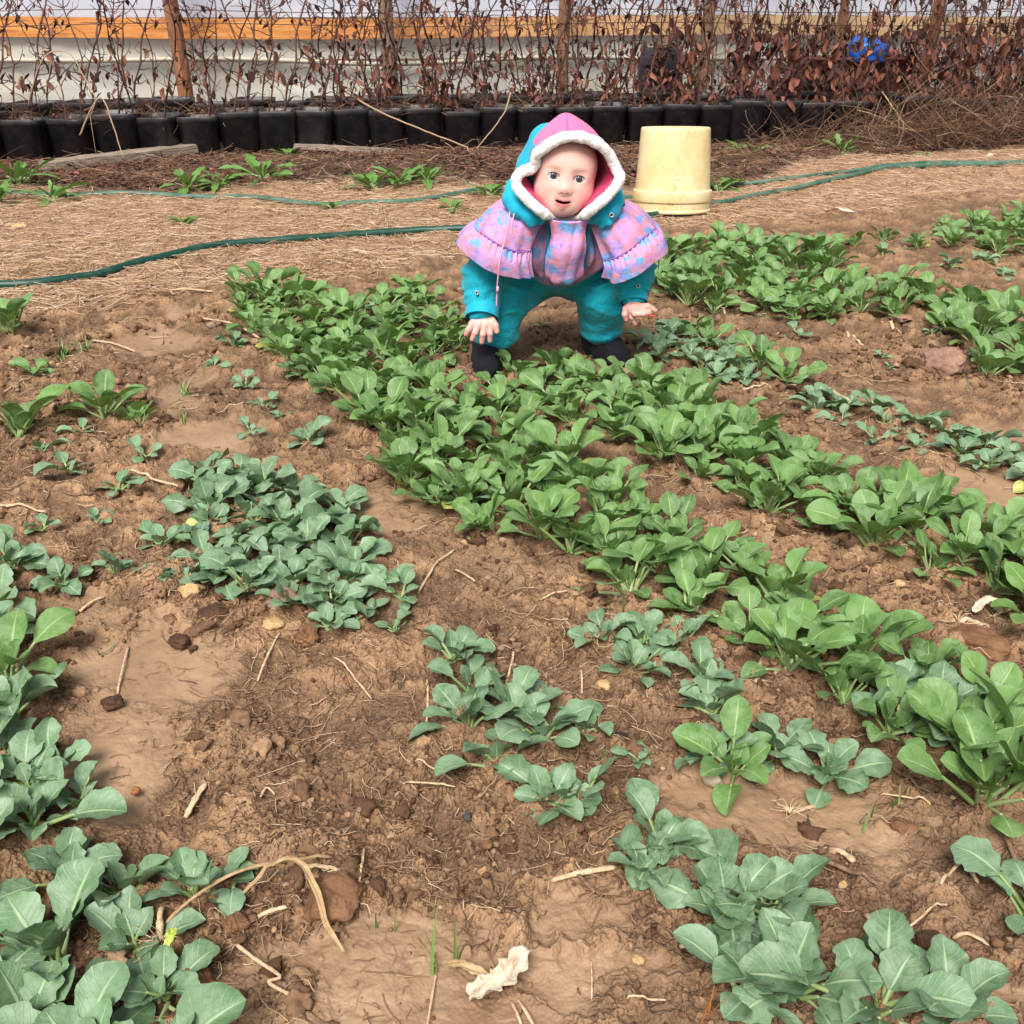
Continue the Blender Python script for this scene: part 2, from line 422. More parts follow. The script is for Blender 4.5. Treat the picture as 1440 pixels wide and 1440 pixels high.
_ico_cache = {}
def ico(sub):
    if sub in _ico_cache: return _ico_cache[sub]
    import bmesh
    bm = bmesh.new(); bmesh.ops.create_icosphere(bm, subdivisions=sub, radius=1.0)
    bm.verts.ensure_lookup_table()
    V = np.array([v.co[:] for v in bm.verts]); F = np.array([[v.index for v in f.verts] for f in bm.faces]); bm.free()
    _ico_cache[sub] = (V, F); return V, F
def crumbs(rs, x, y, r, sub):
    V0, F0 = ico(sub); n = len(x)
    z = ground_z(x, y)
    sc3 = rs.uniform(.65, 1.25, (n, 1, 3)) * np.array([1, 1, .75])
    V = V0[None] * sc3
    if sub > 1:
        q = (V * 2.2 + rs.uniform(0, 50, (n, 1, 3))).reshape(-1, 3); V = V * (1 + .55 * n3(q, 1.0, 4) + .25 * n3(q, 2.7, 5)).reshape(n, -1, 1)
    amp = .32
    for j in range(4):
        d = rs.normal(0, 1, (n, 1, 3)); V = V * (1 + amp / 2 * np.sin((V * d).sum(-1, keepdims=True) * 2.6 + rs.uniform(0, 6, (n, 1, 1))))
    a = rs.uniform(0, 6.28, n)[:, None]; c, s = np.cos(a), np.sin(a)
    V = np.stack([V[..., 0] * c - V[..., 1] * s, V[..., 0] * s + V[..., 1] * c, V[..., 2]], -1) * r[:, None, None]
    V = V + np.stack([x, y, z + r * .25], -1)[:, None]
    F = (F0[None] + (np.arange(n) * len(V0))[:, None, None]).reshape(-1, 3)
    return V.reshape(-1, 3), F, np.repeat(rs.uniform(0, 1, n), len(V0))
mc = M('soil_crumb'); co = mc.coord()
c = mc.ramp(mc.attr('tint'), [(0, lin(74, 52, 38)), (.5, lin(120, 92, 69)), (.9, lin(154, 122, 94)), (.96, lin(176, 142, 110)), (1, lin(126, 112, 100))])
c = mc.mix(mc.ramp(mc.noise(co, 120, 4, .7), [(.4, black(0)), (.7, black(.55))]), c, lin(76, 50, 36))
mc.color(c).set(Roughness=.95, Specular_IOR_Level=.2); mc.bump(mc.noise(co, 300, 4, .7), .5, .002)
x, y = scatter(rs, 36000, 400, 1520, power=1.15)
m_, s_, l_ = zones(x, y); pt = fbm(x * 6, y * 6, 3, 95)
k = rs.uniform(0, 1, len(x)) < np.clip(.5 + 1.7 * pt, .05, 1) * (1 - s_) * (1 - m_) ** 2; x, y = x[k], y[k]
r = (.0014 + .0040 * rs.uniform(0, 1, len(x)) ** 3) * np.clip(y / 1.1, .9, 2.2)
V, F, ti = crumbs(rs, x, y, r, 1)
tag(mesh_obj('soil_crumbs', V, F, mc.m, attrs={'tint': ti}), 'small loose crumbs of brown soil lying over the garden bed', 'soil crumbs', kind='stuff')
x, y = scatter(rs, 2600, 410, 1500, power=1.1)
m_, s_, l_ = zones(x, y); pt = fbm(x * 6, y * 6, 3, 95)
k = rs.uniform(0, 1, len(x)) < np.clip(.35 + 2.2 * pt, .02, 1) * (1 - s_) * (1 - .97 * m_); x, y = x[k], y[k]
r = (.004 + .009 * rs.uniform(0, 1, len(x)) ** 3) * np.clip(y / 1.3, .9, 1.7)
V, F, ti = crumbs(rs, x, y, r, 3)
tag(mesh_obj('soil_clods', V, F, mc.m, attrs={'tint': ti}), 'rough brown soil clods heaped loosely between the leafy rows', 'soil clods', kind='stuff')

# ------------------------------------------------------------------ background: film wall, posts, wires, pots, vines
WALL_Y0, WALL_Y1 = 7.55, 8.15            # wall recedes a little to the right
def wall_y(x): return np.interp(x, [-4, 4.5], [WALL_Y0, WALL_Y1])
def film_wall():
    root = empty('greenhouse_wall', (0, 7.8, 0), 0, 'milky plastic film greenhouse side wall with an orange timber rail, behind the vines', 'greenhouse wall')
    def sheet(name, z0, z1, off, mat, seed):
        nx, nz = 260, 26
        xs = np.linspace(-7, 8, nx); zs = np.linspace(z0, z1, nz)
        X, Z = np.meshgrid(xs, zs)
        Y = wall_y(X) + off + .03 * fbm(X.ravel() * 1.2, Z.ravel() * 4, 3, seed).reshape(X.shape) + .012 * fbm(X.ravel() * 5 + Z.ravel() * 3, Z.ravel() * 9, 2, seed + 1).reshape(X.shape)
        V = np.stack([X.ravel(), Y.ravel(), Z.ravel()], 1) - np.array([0, 7.8, 0])
        i = np.arange(nx * nz).reshape(nz, nx)
        F = np.stack([i[:-1, :-1], i[:-1, 1:], i[1:, 1:], i[1:, :-1]], -1).reshape(-1, 4)
        mesh_obj(name, V, F, mat, root)
    def film(name, a, b, dirt):
        m = M(name); co = m.coord()
        mp = m.n('ShaderNodeMapping'); mp.inputs['Scale'].default_value = (1.2, 1, 2.4); m.l(co, mp.inputs[0])
        c = m.ramp(m.noise(mp.outputs[0], 1.6, 5, .6), [(.35, a), (.65, b)])
        c = m.mix(m.ramp(m.noise(mp.outputs[0], 5, 5, .7), [(.5, black(0)), (.8, black(dirt))]), c, lin(170, 150, 110))
        m.color(c).set(Roughness=.35, Specular_IOR_Level=.4)
        tr = m.n('ShaderNodeBsdfTranslucent'); m.l(c, tr.inputs[0]); mx = m.n('ShaderNodeMixShader'); mx.inputs[0].default_value = .5
        m.l(m.b.outputs[0], mx.inputs[1]); m.l(tr.outputs[0], mx.inputs[2]); m.l(mx.outputs[0], m.out.inputs[0]); return m.m
    f_up = film('film_clear', lin(232, 238, 254), lin(240, 244, 255), .06)
    f_lo = film('film_yellowed', lin(238, 233, 214), lin(248, 245, 234), .18)
    sheet('upper_film', .70, 2.3, 0, f_up, 7); sheet('middle_film', .44, .58, .01, f_lo, 8); sheet('lower_film', -.05, .425, .03, f_lo, 9)
    mw = M('orange_timber'); co = mw.coord(); mp = mw.n('ShaderNodeMapping'); mp.inputs['Scale'].default_value = (1.5, 8, 22); mw.l(co, mp.inputs[0])
    sx_ = mw.n('ShaderNodeSeparateXYZ'); mw.l(co, sx_.inputs[0])
    mw.color(mw.mix(mw.ramp(mw.math('ADD', mw.math('MULTIPLY', sx_.outputs[0], .1), .5), [(.40, black(0)), (.68, black(.8))]), mw.ramp(mw.noise(mp.outputs[0], 2.2, 6, .7, .6), [(.3, lin(150, 88, 36)), (.5, lin(202, 130, 62)), (.72, lin(222, 166, 108))]), lin(206, 180, 140))).set(Roughness=.7)
    xs = np.linspace(-7, 8, 60); V = []; F = []
    for j, x in enumerate(xs):
        y = float(wall_y(x)) - .035; z = .64 + .012 * sin(x * 1.1); 
        V += [(x, y - .02 - 7.8, z - .062), (x, y - .02 - 7.8, z + .062), (x, y + .02 - 7.8, z + .062), (x, y + .02 - 7.8, z - .062)]
        if j: F += [(j * 4 - 4 + k, j * 4 - 4 + (k + 1) % 4, j * 4 + (k + 1) % 4, j * 4 + k) for k in range(4)]
    mesh_obj('timber_rail', V, F, mw.m, root, smooth=False)
    mp_ = M('grey_seam'); mp_.set(Base_Color=lin(176, 168, 150), Roughness=.5)
    v, f = tube([(x, float(wall_y(x)) - .02 - 7.8, .432 + .014 * sin(x * 1.7) + .01 * sin(x * 3.1 + 1)) for x in np.linspace(-7, 8, 80)], .016, 8)
    mesh_obj('rolled_seam', v, f, mp_.m, root)
    v, f = tube([(x, float(wall_y(x)) - .03 - 7.8, 1.02) for x in np.linspace(-7, 8, 30)], .012, 8)
    mesh_obj('upper_seam', v, f, mp_.m, root)
film_wall()

mpost = M('weathered_post'); co = mpost.coord(); mp = mpost.n('ShaderNodeMapping'); mp.inputs['Scale'].default_value = (12, 12, 1.2); mpost.l(co, mp.inputs[0])
mpost.color(mpost.mix(mpost.rnd(), mpost.ramp(mpost.noise(mp.outputs[0], 3, 5, .7), [(.3, lin(112, 66, 42)), (.6, lin(160, 106, 72)), (.8, lin(178, 134, 98))]),
        mpost.ramp(mpost.noise(mp.outputs[0], 3, 5, .7), [(.3, lin(98, 80, 66)), (.6, lin(150, 126, 106)), (.8, lin(176, 154, 132))]))).set(Roughness=.85)
mpost.bump(mpost.noise(mp.outputs[0], 6, 5, .7), .6, .01)
post_info = [(258, 'thick reddish brown wooden post standing farthest left behind the vines', .052), (550, 'orange brown wooden post behind the vines, left of the child', .050),
             (793, 'weathered greyish brown post directly above the child', .040), (988, 'grey brown post behind the vines above the upturned bucket', .040),
             (1170, 'thin brown post in the thick dead vines, just left of the blue bag', .03), (1290, 'slanting pale grey post beside the dense vines, right of the blue bag', .038)]
for i, (px, lb, w) in enumerate(post_info):
    yy = float(wall_y(P(px, 120, 7.4)[0])) - .32
    b = P(px, 130, yy)
    rsx = random.Random(i)
    V = []; F = []; nz = 14
    for j in range(nz):
        z = -.1 + 2.3 * j / (nz - 1); ww = w * (1 + .08 * rsx.uniform(-1, 1)) * (1 - .1 * j / nz); dx = .012 * sin(j * .8 + i) + (.06 * z if px == 1290 else 0)
        for k in range(10):
            a = 2 * pi * k / 10; V.append((dx + ww * cos(a) * (1 + .1 * sin(3 * a)), ww * sin(a), z))
        if j: F += [((j - 1) * 10 + k, (j - 1) * 10 + (k + 1) % 10, j * 10 + (k + 1) % 10, j * 10 + k) for k in range(10)]
    F.append(tuple(range((nz - 1) * 10, nz * 10)))
    o = mesh_obj('wooden_post', V, F, mpost.m); o.location = (b[0], yy, 0)
    tag(o, lb, 'post', 'wooden posts behind the vines')
mwire = M('dark_wire'); mwire.set(Base_Color=lin(60, 55, 55), Roughness=.6)
for z, d, lb in ((.66, .30, 'lowest dark trellis wire, crossing just above the orange timber rail'), (.74, .28, 'middle dark trellis wire strung through the vines'), (.93, .3, 'highest dark trellis wire, above the picture edge')):
    if z > .9: continue
    v, f = tube([(x, float(wall_y(x)) - d - .06, z + .012 * sin(x * 2 + z * 9)) for x in np.linspace(-6, 7, 70)], .0025, 5)
    o = mesh_obj('trellis_wire', v, f, mwire.m, origin=(0, 7.4, z)); tag(o, lb, 'wire', 'wires strung through the vines')

# --- black nursery pots
mpot = M('black_plastic'); co = mpot.coord()
mpot.color(mpot.mix(mpot.ramp(mpot.noise(co, 9, 5, .7), [(.42, black(0)), (.75, black(.65))]), lin(26, 28, 36), lin(78, 68, 60))).set(Roughness=.42, Specular_IOR_Level=.5)
mpsoil = M('pot_soil'); co = mpsoil.coord(); mpsoil.color(mpsoil.ramp(mpsoil.noise(co, 40, 4, .7), [(.3, lin(44, 32, 26)), (.7, lin(110, 84, 64))])).set(Roughness=1); mpsoil.bump(mpsoil.noise(co, 60, 3), 1, .02)
def sq_ring(hw, z, rc=.22, n=24):
    out = []
    for k in range(n):
        a = 2 * pi * k / n + pi / 4
        p = 9.0
        c, s = cos(a), sin(a); r = 1 / ((abs(c) ** p + abs(s) ** p) ** (1 / p)); out.append((hw * r * c, hw * r * s, z))
    return out
def make_pot():
    root = empty('nursery_pot')
    H, T, B = .232, .118, .092
    prof = [(B * .9, 0), (B, .004), (T * .955, H - .035), (T * .965, H - .034), (T, H - .030), (T * 1.02, H - .004), (T * 1.0, H), (T * .965, H - .002), (T * .93, H - .06)]
    V = []; F = []
    for j, (hw, z) in enumerate(prof):
        V += sq_ring(hw, z)
        if j: F += [((j - 1) * 24 + k, (j - 1) * 24 + (k + 1) % 24, j * 24 + (k + 1) % 24, j * 24 + k) for k in range(24)]
    F.append(tuple(range(24))[::-1])
    mesh_obj('pot_shell', V, F, mpot.m, root)
    V = []; F = []
    for j in range(6):
        r = sq_ring(T * .93 * (1 - j / 5.5), H - .03 + .012 * j / 5)
        V += [(p[0], p[1], p[2] + .006 * sin(i * 3 + j * 2)) for i, p in enumerate(r)]
        if j: F += [((j - 1) * 24 + k, (j - 1) * 24 + (k + 1) % 24, j * 24 + (k + 1) % 24, j * 24 + k) for k in range(24)]
    F.append(tuple(range(5 * 24, 6 * 24)))
    mesh_obj('potting_soil', V, F, mpsoil.m, root)
    return root
pot0 = make_pot(); pot_used = False
ORD = ['first', 'second', 'third', 'fourth', 'fifth', 'sixth', 'seventh', 'eighth', 'ninth', 'tenth', 'eleventh', 'twelfth', 'thirteenth', 'fourteenth', 'fifteenth', 'sixteenth',
       'seventeenth', 'eighteenth', 'nineteenth']
TENS = {20: 'twent', 30: 'thirt', 40: 'fort', 50: 'fift', 60: 'sixt', 70: 'sevent', 80: 'eight', 90: 'ninet'}
def ordinal(n):
    if n < 20: return ORD[n - 1]
    h = ''
    if n >= 100: h = 'hundred-and-'; n -= 100
    if n == 0: return 'hundredth'
    if n < 20: return h + ORD[n - 1]
    t = n // 10 * 10
    return h + (TENS[t] + 'ieth' if n == t else TENS[t] + 'y-' + ORD[n - t - 1])
rr = random.Random(3)
front_px = [-88, -28, 38, 105, 168, 227, 284, 339, 392, 443, 494, 545, 596, 648, 700, 752, 803, 853, 902, 951, 999, 1047, 1094, 1140, 1186, 1232, 1278, 1322, 1366, 1410, 1454, 1500]
def front_y(px): return float(np.interp(px, [-100, 0, 500, 1000, 1440], [5.9, 5.95, 6.45, 6.85, 7.05]))
pots = []
for row in (0, 1):
    seq = [p for p in front_px] if row == 0 else [p + 22 for p in front_px[::1]]
    cnt = 0
    for i, px in enumerate(seq):
        if row == 0 and px in (1232,): continue       # gap hidden by brush
        yy = front_y(px) + (.02 if row == 0 else .55) + rr.uniform(-.02, .02)
        x_ = P(px, 190, yy)[0]
        if row == 0 and 1290 < px < 1330: yy -= .05
        pots.append((row, px, x_, yy)); 
def place_pot(row, px, x_, yy, idx):
    global pot_used
    if not pot_used: o = pot0; pot_used = True
    else: o = copy_tree(pot0)
    o.location = (x_, yy, float(gsm(x_, yy)) * .3 - .004 + (.0 if row == 0 else .02))
    o.rotation_euler = (rr.uniform(-.03, .03), rr.uniform(-.03, .03), rr.uniform(-.22, .22))
    s = rr.uniform(.96, 1.05) * (1.02 if px < 1200 else 1.08); o.scale = (s, s, s * rr.uniform(.95, 1.05))
    which = 'front' if row == 0 else 'back'
    tag(o, f'black plastic nursery pot, {ordinal(idx)} from the left end of the {which} row', 'plant pot', f'black pots in the {which} row')
for row in (0, 1):
    lst = sorted([p for p in pots if p[0] == row], key=lambda p: p[2])
    vis = [p for p in lst if -40 < p[1] < 1480]
    for i, p in enumerate(vis): place_pot(*p, i + 1)
pots = [p for p in pots if -40 < p[1] < 1480]

# --- dead climbing canes in the pots
mstem = M('dead_cane'); co = mstem.coord()
mstem.color(mstem.ramp(mstem.attr('tint'), [(0, lin(54, 34, 30)), (.6, lin(92, 58, 48)), (1, lin(130, 94, 74))])).set(Roughness=.8)
mdleaf = M('dead_leaf'); co = mdleaf.coord()
c = mdleaf.ramp(mdleaf.attr('tint'), [(0, lin(44, 28, 26)), (.4, lin(80, 48, 42)), (.75, lin(112, 70, 58)), (1, lin(150, 104, 84))])
c2 = mdleaf.ramp(mdleaf.attr('tint'), [(0, lin(56, 30, 26)), (.5, lin(96, 52, 40)), (1, lin(138, 80, 58))])
mdleaf.color(mdleaf.mix(mdleaf.math('MULTIPLY', mdleaf.rnd(), .8), c, c2)).set(Roughness=.8)
def dead_leaf(rs, p, L, mb):
    # crumpled hanging blade, 3 x 4 grid
    d = np.array([rs.normal(0, .5), rs.normal(0, .5), -1.0]); d /= np.linalg.norm(d); _, u, w = frame_of(d)
    a = rs.uniform(0, 6.28); u, w = u * cos(a) + w * sin(a), -u * sin(a) + w * cos(a)
    V = []; tw = rs.uniform(-1.5, 1.5); cu = rs.uniform(.3, 1.4)
    for i in range(4):
        t = i / 3; wd = L * .24 * (sin(pi * (t * .85 + .1)) ** .8)
        uu = u * cos(tw * t) + w * sin(tw * t); ww = -u * sin(tw * t) + w * cos(tw * t)
        c = p + d * L * t + ww * L * .15 * sin(t * 3 * cu)
        for k in (-1, 0, 1): V.append(c + uu * wd * k + ww * abs(k) * wd * cu * .7 + rs.normal(0, L * .03, 3))
    mb.add(V, [(i * 3 + k, i * 3 + k + 1, i * 3 + k + 4, i * 3 + k + 3) for i in range(3) for k in range(2)], rs.uniform(0, 1))
def make_vine(seed, stems, leafn, twign, leafsize, H=1.25, lean=0.0):
    rs = np.random.RandomState(seed); S = MB(); L = MB()
    root = empty('dead_vine')
    for s in range(stems):
        p = np.array([rs.uniform(-.07, .07), rs.uniform(-.05, .05), .18]); pts = [p.copy()]
        d = np.array([rs.normal(lean, .16), rs.normal(0, .1), 1.0]); rad = rs.uniform(.0036, .0068)
        while p[2] < H * rs.uniform(.93, 1.05) and len(pts) < 40:
            d[0] += rs.normal(0, .16) + (lean - d[0]) * .15; d[1] += rs.normal(0, .12) - p[1] * .6; d[2] = 1
            p = p + d / np.linalg.norm(d) * .045; pts.append(p.copy())
        pts = np.array(pts); r = np.linspace(rad, rad * .5, len(pts)) * (1 + .25 * np.sin(np.arange(len(pts)) * 2.1))
        v, f = tube(pts, r, 5); S.add(v, f, rs.uniform(0, .6))
        for tnum in range(twign):
            i = rs.randint(1, len(pts)); q = pts[i].copy(); dd = np.array([rs.choice([-1, 1]) * rs.uniform(.4, 1), rs.normal(0, .4), rs.uniform(-.1, .9)])
            tp = [q.copy()]; n = rs.randint(3, 7)
            for k in range(n):
                dd += rs.normal(0, .35, 3); dd[2] += .08; q = q + dd / np.linalg.norm(dd) * .028; tp.append(q.copy())
            v, f = tube(tp, np.linspace(.003, .0012, len(tp)), 4); S.add(v, f, rs.uniform(0, .9))
            for k in range(rs.poisson(leafn)):
                q = tp[rs.randint(1, len(tp))]; dead_leaf(rs, q, leafsize * rs.uniform(.4, 1.2), L)
        for k in range(int(leafn * 5)):
            q = pts[rs.randint(1, len(pts))]; dead_leaf(rs, q, leafsize * rs.uniform(.5, 1.3), L)
        for k in range(int(leafn * (20 if stems == 4 else 7))):     # skirt of leaves hanging low over the pot
            q = pts[rs.randint(1, 10 if stems == 4 else 9)] + rs.normal(0, .04, 3); dead_leaf(rs, q, leafsize * rs.uniform(.5, 1.4), L)
    S.build('stems', mstem.m, root); L.build('dry_leaves', mdleaf.m, root)
    return root
vs = [make_vine(10 + i, 2, .6, 18, .050) for i in range(4)]
vm = [make_vine(30 + i, 3, .9, 22, .054, lean=.12) for i in range(4)]
vd = [make_vine(50 + i, 4, .85, 20, .064, lean=.24) for i in range(4)]
used = set()
vr = random.Random(8)
for row in (0, 1):
    lst = sorted([p for p in pots if p[0] == row], key=lambda p: p[2])
    for i, (r_, px, x_, yy) in enumerate(lst):
        dens = px + vr.uniform(-90, 90)
        pool = vs if dens < 470 else (vm if dens < 960 else vd)
        kind = 'sparse bare' if dens < 470 else ('twiggy brown' if dens < 960 else 'dense leafy brown')
        v = vr.choice(pool)
        if id(v) in used: o = copy_tree(v)
        else: o = v; used.add(id(v))
        o.location = (x_ + vr.uniform(-.02, .02), yy, 0.0); o.rotation_euler = (0, 0, vr.choice([0, .4, -.4]))
        s = vr.uniform(.95, 1.1); o.scale = (s, s, s)
        which = 'front' if row == 0 else 'back'
        tag(o, f'{kind} dead vine growing from the {ordinal(i + 1)} pot from the left, {which} row', 'dead vine', f'dead vines growing in the {which} row of pots')
for p_ in vs + vm + vd:
    if id(p_) not in used:
        for ch in list(p_.children): bpy.data.objects.remove(ch)
        bpy.data.objects.remove(p_)

# --- heaps, boards, dry brush
rs = np.random.RandomState(77)
n = 2600                                              # tangled brush on the right in front of the pots
px = np.clip(rs.normal(1330, 110, n), 1060, 1600); yy = np.array([front_y(p) for p in px]) + rs.uniform(-.55, .05, n)
x = np.array([P(a, 190, b)[0] for a, b in zip(px, yy)])
hh = np.interp(px, [1030, 1150, 1300, 1440], [.03, .07, .15, .20])
zz = np.abs(rs.normal(0, 1, n)) * hh * .55
V, F, ti = strands(rs, x, yy, rs.gamma(4, .05, n) + .04, rs.uniform(.002, .005, n), curl=.7, pitch=.5, z=zz, nseg=7, droop=.15)
tag(mesh_obj('dry_brush', V, F, brush_mat, attrs={'tint': ti}), 'tangled dry brown stems heaped against the pots on the right', 'dry brush', kind='stuff')
n = 900
px = rs.uniform(-20, 1000, n); yy = np.array([front_y(p) for p in px]) + rs.uniform(-.06, .25, n)
x = np.array([P(a, 190, b)[0] for a, b in zip(px, yy)])
V, F, ti = strands(rs, x, yy, rs.gamma(3, .04, n) + .04, rs.uniform(.0015, .004, n), curl=1.0, pitch=.35, z=.19 + .06 * rs.uniform(0, 1, n), nseg=8, droop=.35)
tag(mesh_obj('hanging_dry_stems', V, F, brush_mat, attrs={'tint': ti}), 'dry stems and old leaves drooping over the rims of the black pots', 'dry stems', kind='stuff')
# leafy litter flakes
def flakes(rs, x, y, z, s):
    n = len(x); g = np.array([[-1, -.4, .2], [0, -.5, 0], [1, -.3, .3], [-1, .4, .3], [0, .5, -.05], [1, .5, .15]])
    R = rs.normal(0, 1, (n, 3, 3)); R, _ = np.linalg.qr(R)
    R = R * np.array([1, 1, 1.0]); V = np.einsum('nij,kj->nki', R, g) * s[:, None, None]
    V[..., 2] = np.abs(V[..., 2]) * .6
    V = V + np.stack([x, y, z], 1)[:, None]
    f = np.array([[0, 1, 4, 3], [1, 2, 5, 4]])
    return V.reshape(-1, 3), (f[None] + (np.arange(n) * 6)[:, None, None]).reshape(-1, 4), np.repeat(rs.uniform(0, 1, n), 6)
x, y = scatter(rs, 26000, 180, 266)
_, s_, l_ = zones(x, y); k = (rs.uniform(0, 1, len(x)) < l_ * (.25 + .75 * (fbm(x * 2, y * 2, 2, 33) > 0))) & (y < potline(x) - .16); x, y = x[k], y[k]
V, F, ti = flakes(rs, x, y, ground_z(x, y) + .004 + .03 * rs.uniform(0, 1, len(x)) ** 2, rs.uniform(.006, .026, len(x)))
tag(mesh_obj('leaf_litter', V, F, mdleaf.m, smooth=False, attrs={'tint': ti}), 'brown crumpled dead leaves covering the ground before the black pots', 'leaf litter', kind='stuff')

mbd = M('grey_board'); co = mbd.coord(); mp = mbd.n('ShaderNodeMapping'); mp.inputs['Scale'].default_value = (2, 26, 26); mbd.l(co, mp.inputs[0])
mbd.color(mbd.ramp(mbd.noise(mp.outputs[0], 3, 6, .75), [(.3, lin(88, 76, 66)), (.55, lin(150, 134, 118)), (.8, lin(190, 176, 158))])).set(Roughness=.85); mbd.bump(mbd.noise(mp.outputs[0], 5, 5, .7), .7, .01)
def board(p0, p1, z0, z1, w, th, lb, rnd):
    a = np.array(p0); b = np.array(p1); L = np.linalg.norm(b - a); n = 26; V = []; F = []
    rs = random.Random(rnd)
    for i in range(n + 1):
        t = i / n; ww = w * (1 + .05 * rs.uniform(-1, 1)) * (1 if 0 < i < n else .82); zz = z0 + (z1 - z0) * t
        th_ = th * (1 + .06 * rs.uniform(-1, 1))
        for (s, u) in ((-1, 0), (-1, .9), (-.85, 1), (.85, 1), (1, .9), (1, 0)): V.append((L * (t - .5), s * ww / 2, th_ * u + zz - z0 + rs.uniform(-.0015, .0015)))
        if i: F += [((i - 1) * 6 + k, (i - 1) * 6 + (k + 1) % 6, i * 6 + (k + 1) % 6, i * 6 + k) for k in range(6)]
    F += [tuple(range(6))[::-1], tuple(n * 6 + k for k in range(6))]
    o = mesh_obj('weathered_board', V, F, mbd.m, smooth=False)
    o.location = ((a[0] + b[0]) / 2, (a[1] + b[1]) / 2, z0); o.rotation_euler = (rs.uniform(-.1, .1), 0, atan2(b[1] - a[1], b[0] - a[0]))
    tag(o, lb, 'board', 'weathered boards lying before the pots')
a, b = G(62, 244), G(345, 212); board(a[:2], b[:2], .015, .03, .11, .045, 'long grey weathered board slanting before the leftmost black pots', 1)
a, b = G(350, 213), G(560, 222); board(a[:2], b[:2], .03, .02, .08, .03, 'grey broken board half buried in litter behind the green weeds', 2)
a, b = G(560, 232), G(735, 236); board(a[:2], b[:2], .03, .04, .07, .025, 'short splintered board in the litter left of the child', 3)
a, b = G(985, 200), G(1125, 197); board(a[:2], b[:2], .02, .02, .06, .03, 'pale flat board in front of the pots right of the bucket', 4)

# dark barrel and the tub with a blue bag behind the vines
mbar = M('dark_barrel_plastic'); mbar.set(Base_Color=lin(58, 54, 66), Roughness=.5)
c = P(925, 140, 7.55)
V, F = lathe([(.0, .52), (.11, .52), (.135, .50), (.15, .44), (.155, .40), (.15, .38), (.155, .2), (.15, .1), (.15, 0), (0, 0)], 36)
o = mesh_obj('plastic_barrel', V, F, mbar.m); o.location = (c[0], 7.5, .0); tag(o, 'dark round topped plastic barrel behind the vines above the bucket', 'barrel')
mtub = M('rusty_red_plastic'); co = mtub.coord(); mtub.color(mtub.ramp(mtub.noise(co, 7, 4, .6), [(.3, lin(86, 48, 42)), (.7, lin(136, 76, 66))])).set(Roughness=.65)
c = P(1195, 120, 7.6)
root = empty('red_tub', (c[0], 7.60, 0), .05, 'faded red brown tub standing behind the thick dead vines', 'tub')
prof = [(0, 0), (.30, 0), (.36, .30), (.385, .42), (.40, .425), (.405, .45), (.39, .455), (.37, .42), (.30, .15), (0, .15)]
V, F = lathe(prof, 40); V = V * np.array([1.15, .45, 1]); mesh_obj('tub_body', V, F, mtub.m, root)
V, F = tube([(.46 * cos(a), .19 * sin(a), .452) for a in np.linspace(0, 2 * pi, 40)], .012, 6); mesh_obj('rim', V, F, mtub.m, root)
mbag = M('blue_bag'); mbag.set(Base_Color=lin(36, 96, 190), Roughness=.4); 
V0, F0 = ico(4); V = V0 * np.array([.12, .08, .085]); V = V * (1 + .30 * n3(V, 22, 3)[:, None]); o = mesh_obj('plastic_bag', V, F0, mbag.m); o.location = (P(1205, 90, 7.6)[0] + .0, 7.42, .50)
tag(o, 'crumpled bright blue plastic bag lying in the faded red tub', 'bag')
mrag = M('dull_red_cloth'); mrag.set(Base_Color=lin(150, 84, 86), Roughness=.8)
V = V0 * np.array([.085, .07, .05]); V = V * (1 + .3 * n3(V, 25, 9)[:, None]); o = mesh_obj('cloth_bundle', V, F0, mrag.m); o.location = (P(1240, 90, 7.6)[0] + .02, 7.56, .46)
tag(o, 'dull red cloth bundle beside the blue bag in the tub', 'cloth')

# long dead canes leaning over the pots
mcane = M('pale_cane'); mcane.set(Base_Color=lin(168, 138, 110), Roughness=.8)
canes = [([(478, 125, 6.6), (520, 150, 6.4), (560, 170, 6.1), (610, 190, 5.8), (660, 210, 5.6)], .006, 'long pale cane sloping down from the pots towards the child'),
         ([(718, 130, 6.5), (710, 155, 6.3), (690, 185, 6.1), (668, 210, 5.9)], .005, 'short curved cane leaning on the pots just left of the pink hood'),
         ([(112, 190, 5.9), (135, 140, 5.85), (150, 150, 5.8), (172, 222, 5.7)], .005, 'bent straw coloured stalk folded over the third pot rim'),
         ([(40, 150, 6.0), (60, 85, 5.95), (95, 75, 5.9), (118, 110, 5.85), (133, 140, 5.8), (125, 165, 5.8)], .004, 'tall pale grass stalk arching over the leftmost pots'),
         ([(1240, 130, 6.8), (1255, 150, 6.7), (1270, 175, 6.6), (1262, 205, 6.5), (1235, 222, 6.4)], .005, 'curved pale stem in the brush on the right'),
         ([(1190, 150, 6.9), (1240, 165, 6.7), (1300, 200, 6.5), (1330, 222, 6.4)], .004, 'thin dry cane slanting through the brush at the right')]
for pts, r, lb in canes:
    q = spline([P(*p) for p in pts], 8); q = q + np.cumsum(np.random.RandomState(len(pts)).normal(0, .0012, q.shape), 0)
    q[-1][2] = max(min(q[-1][2], float(gsm(q[-1][0], q[-1][1])) + .01), -.01) if 'rim' not in lb else q[-1][2]
    v, f = tube(q, np.linspace(r, r * .55, len(q)), 7)
    tag(mesh_obj('dry_cane', v, f, mcane.m, origin=tuple(q[-1])), lb, 'cane', 'dry canes leaning among the pots')

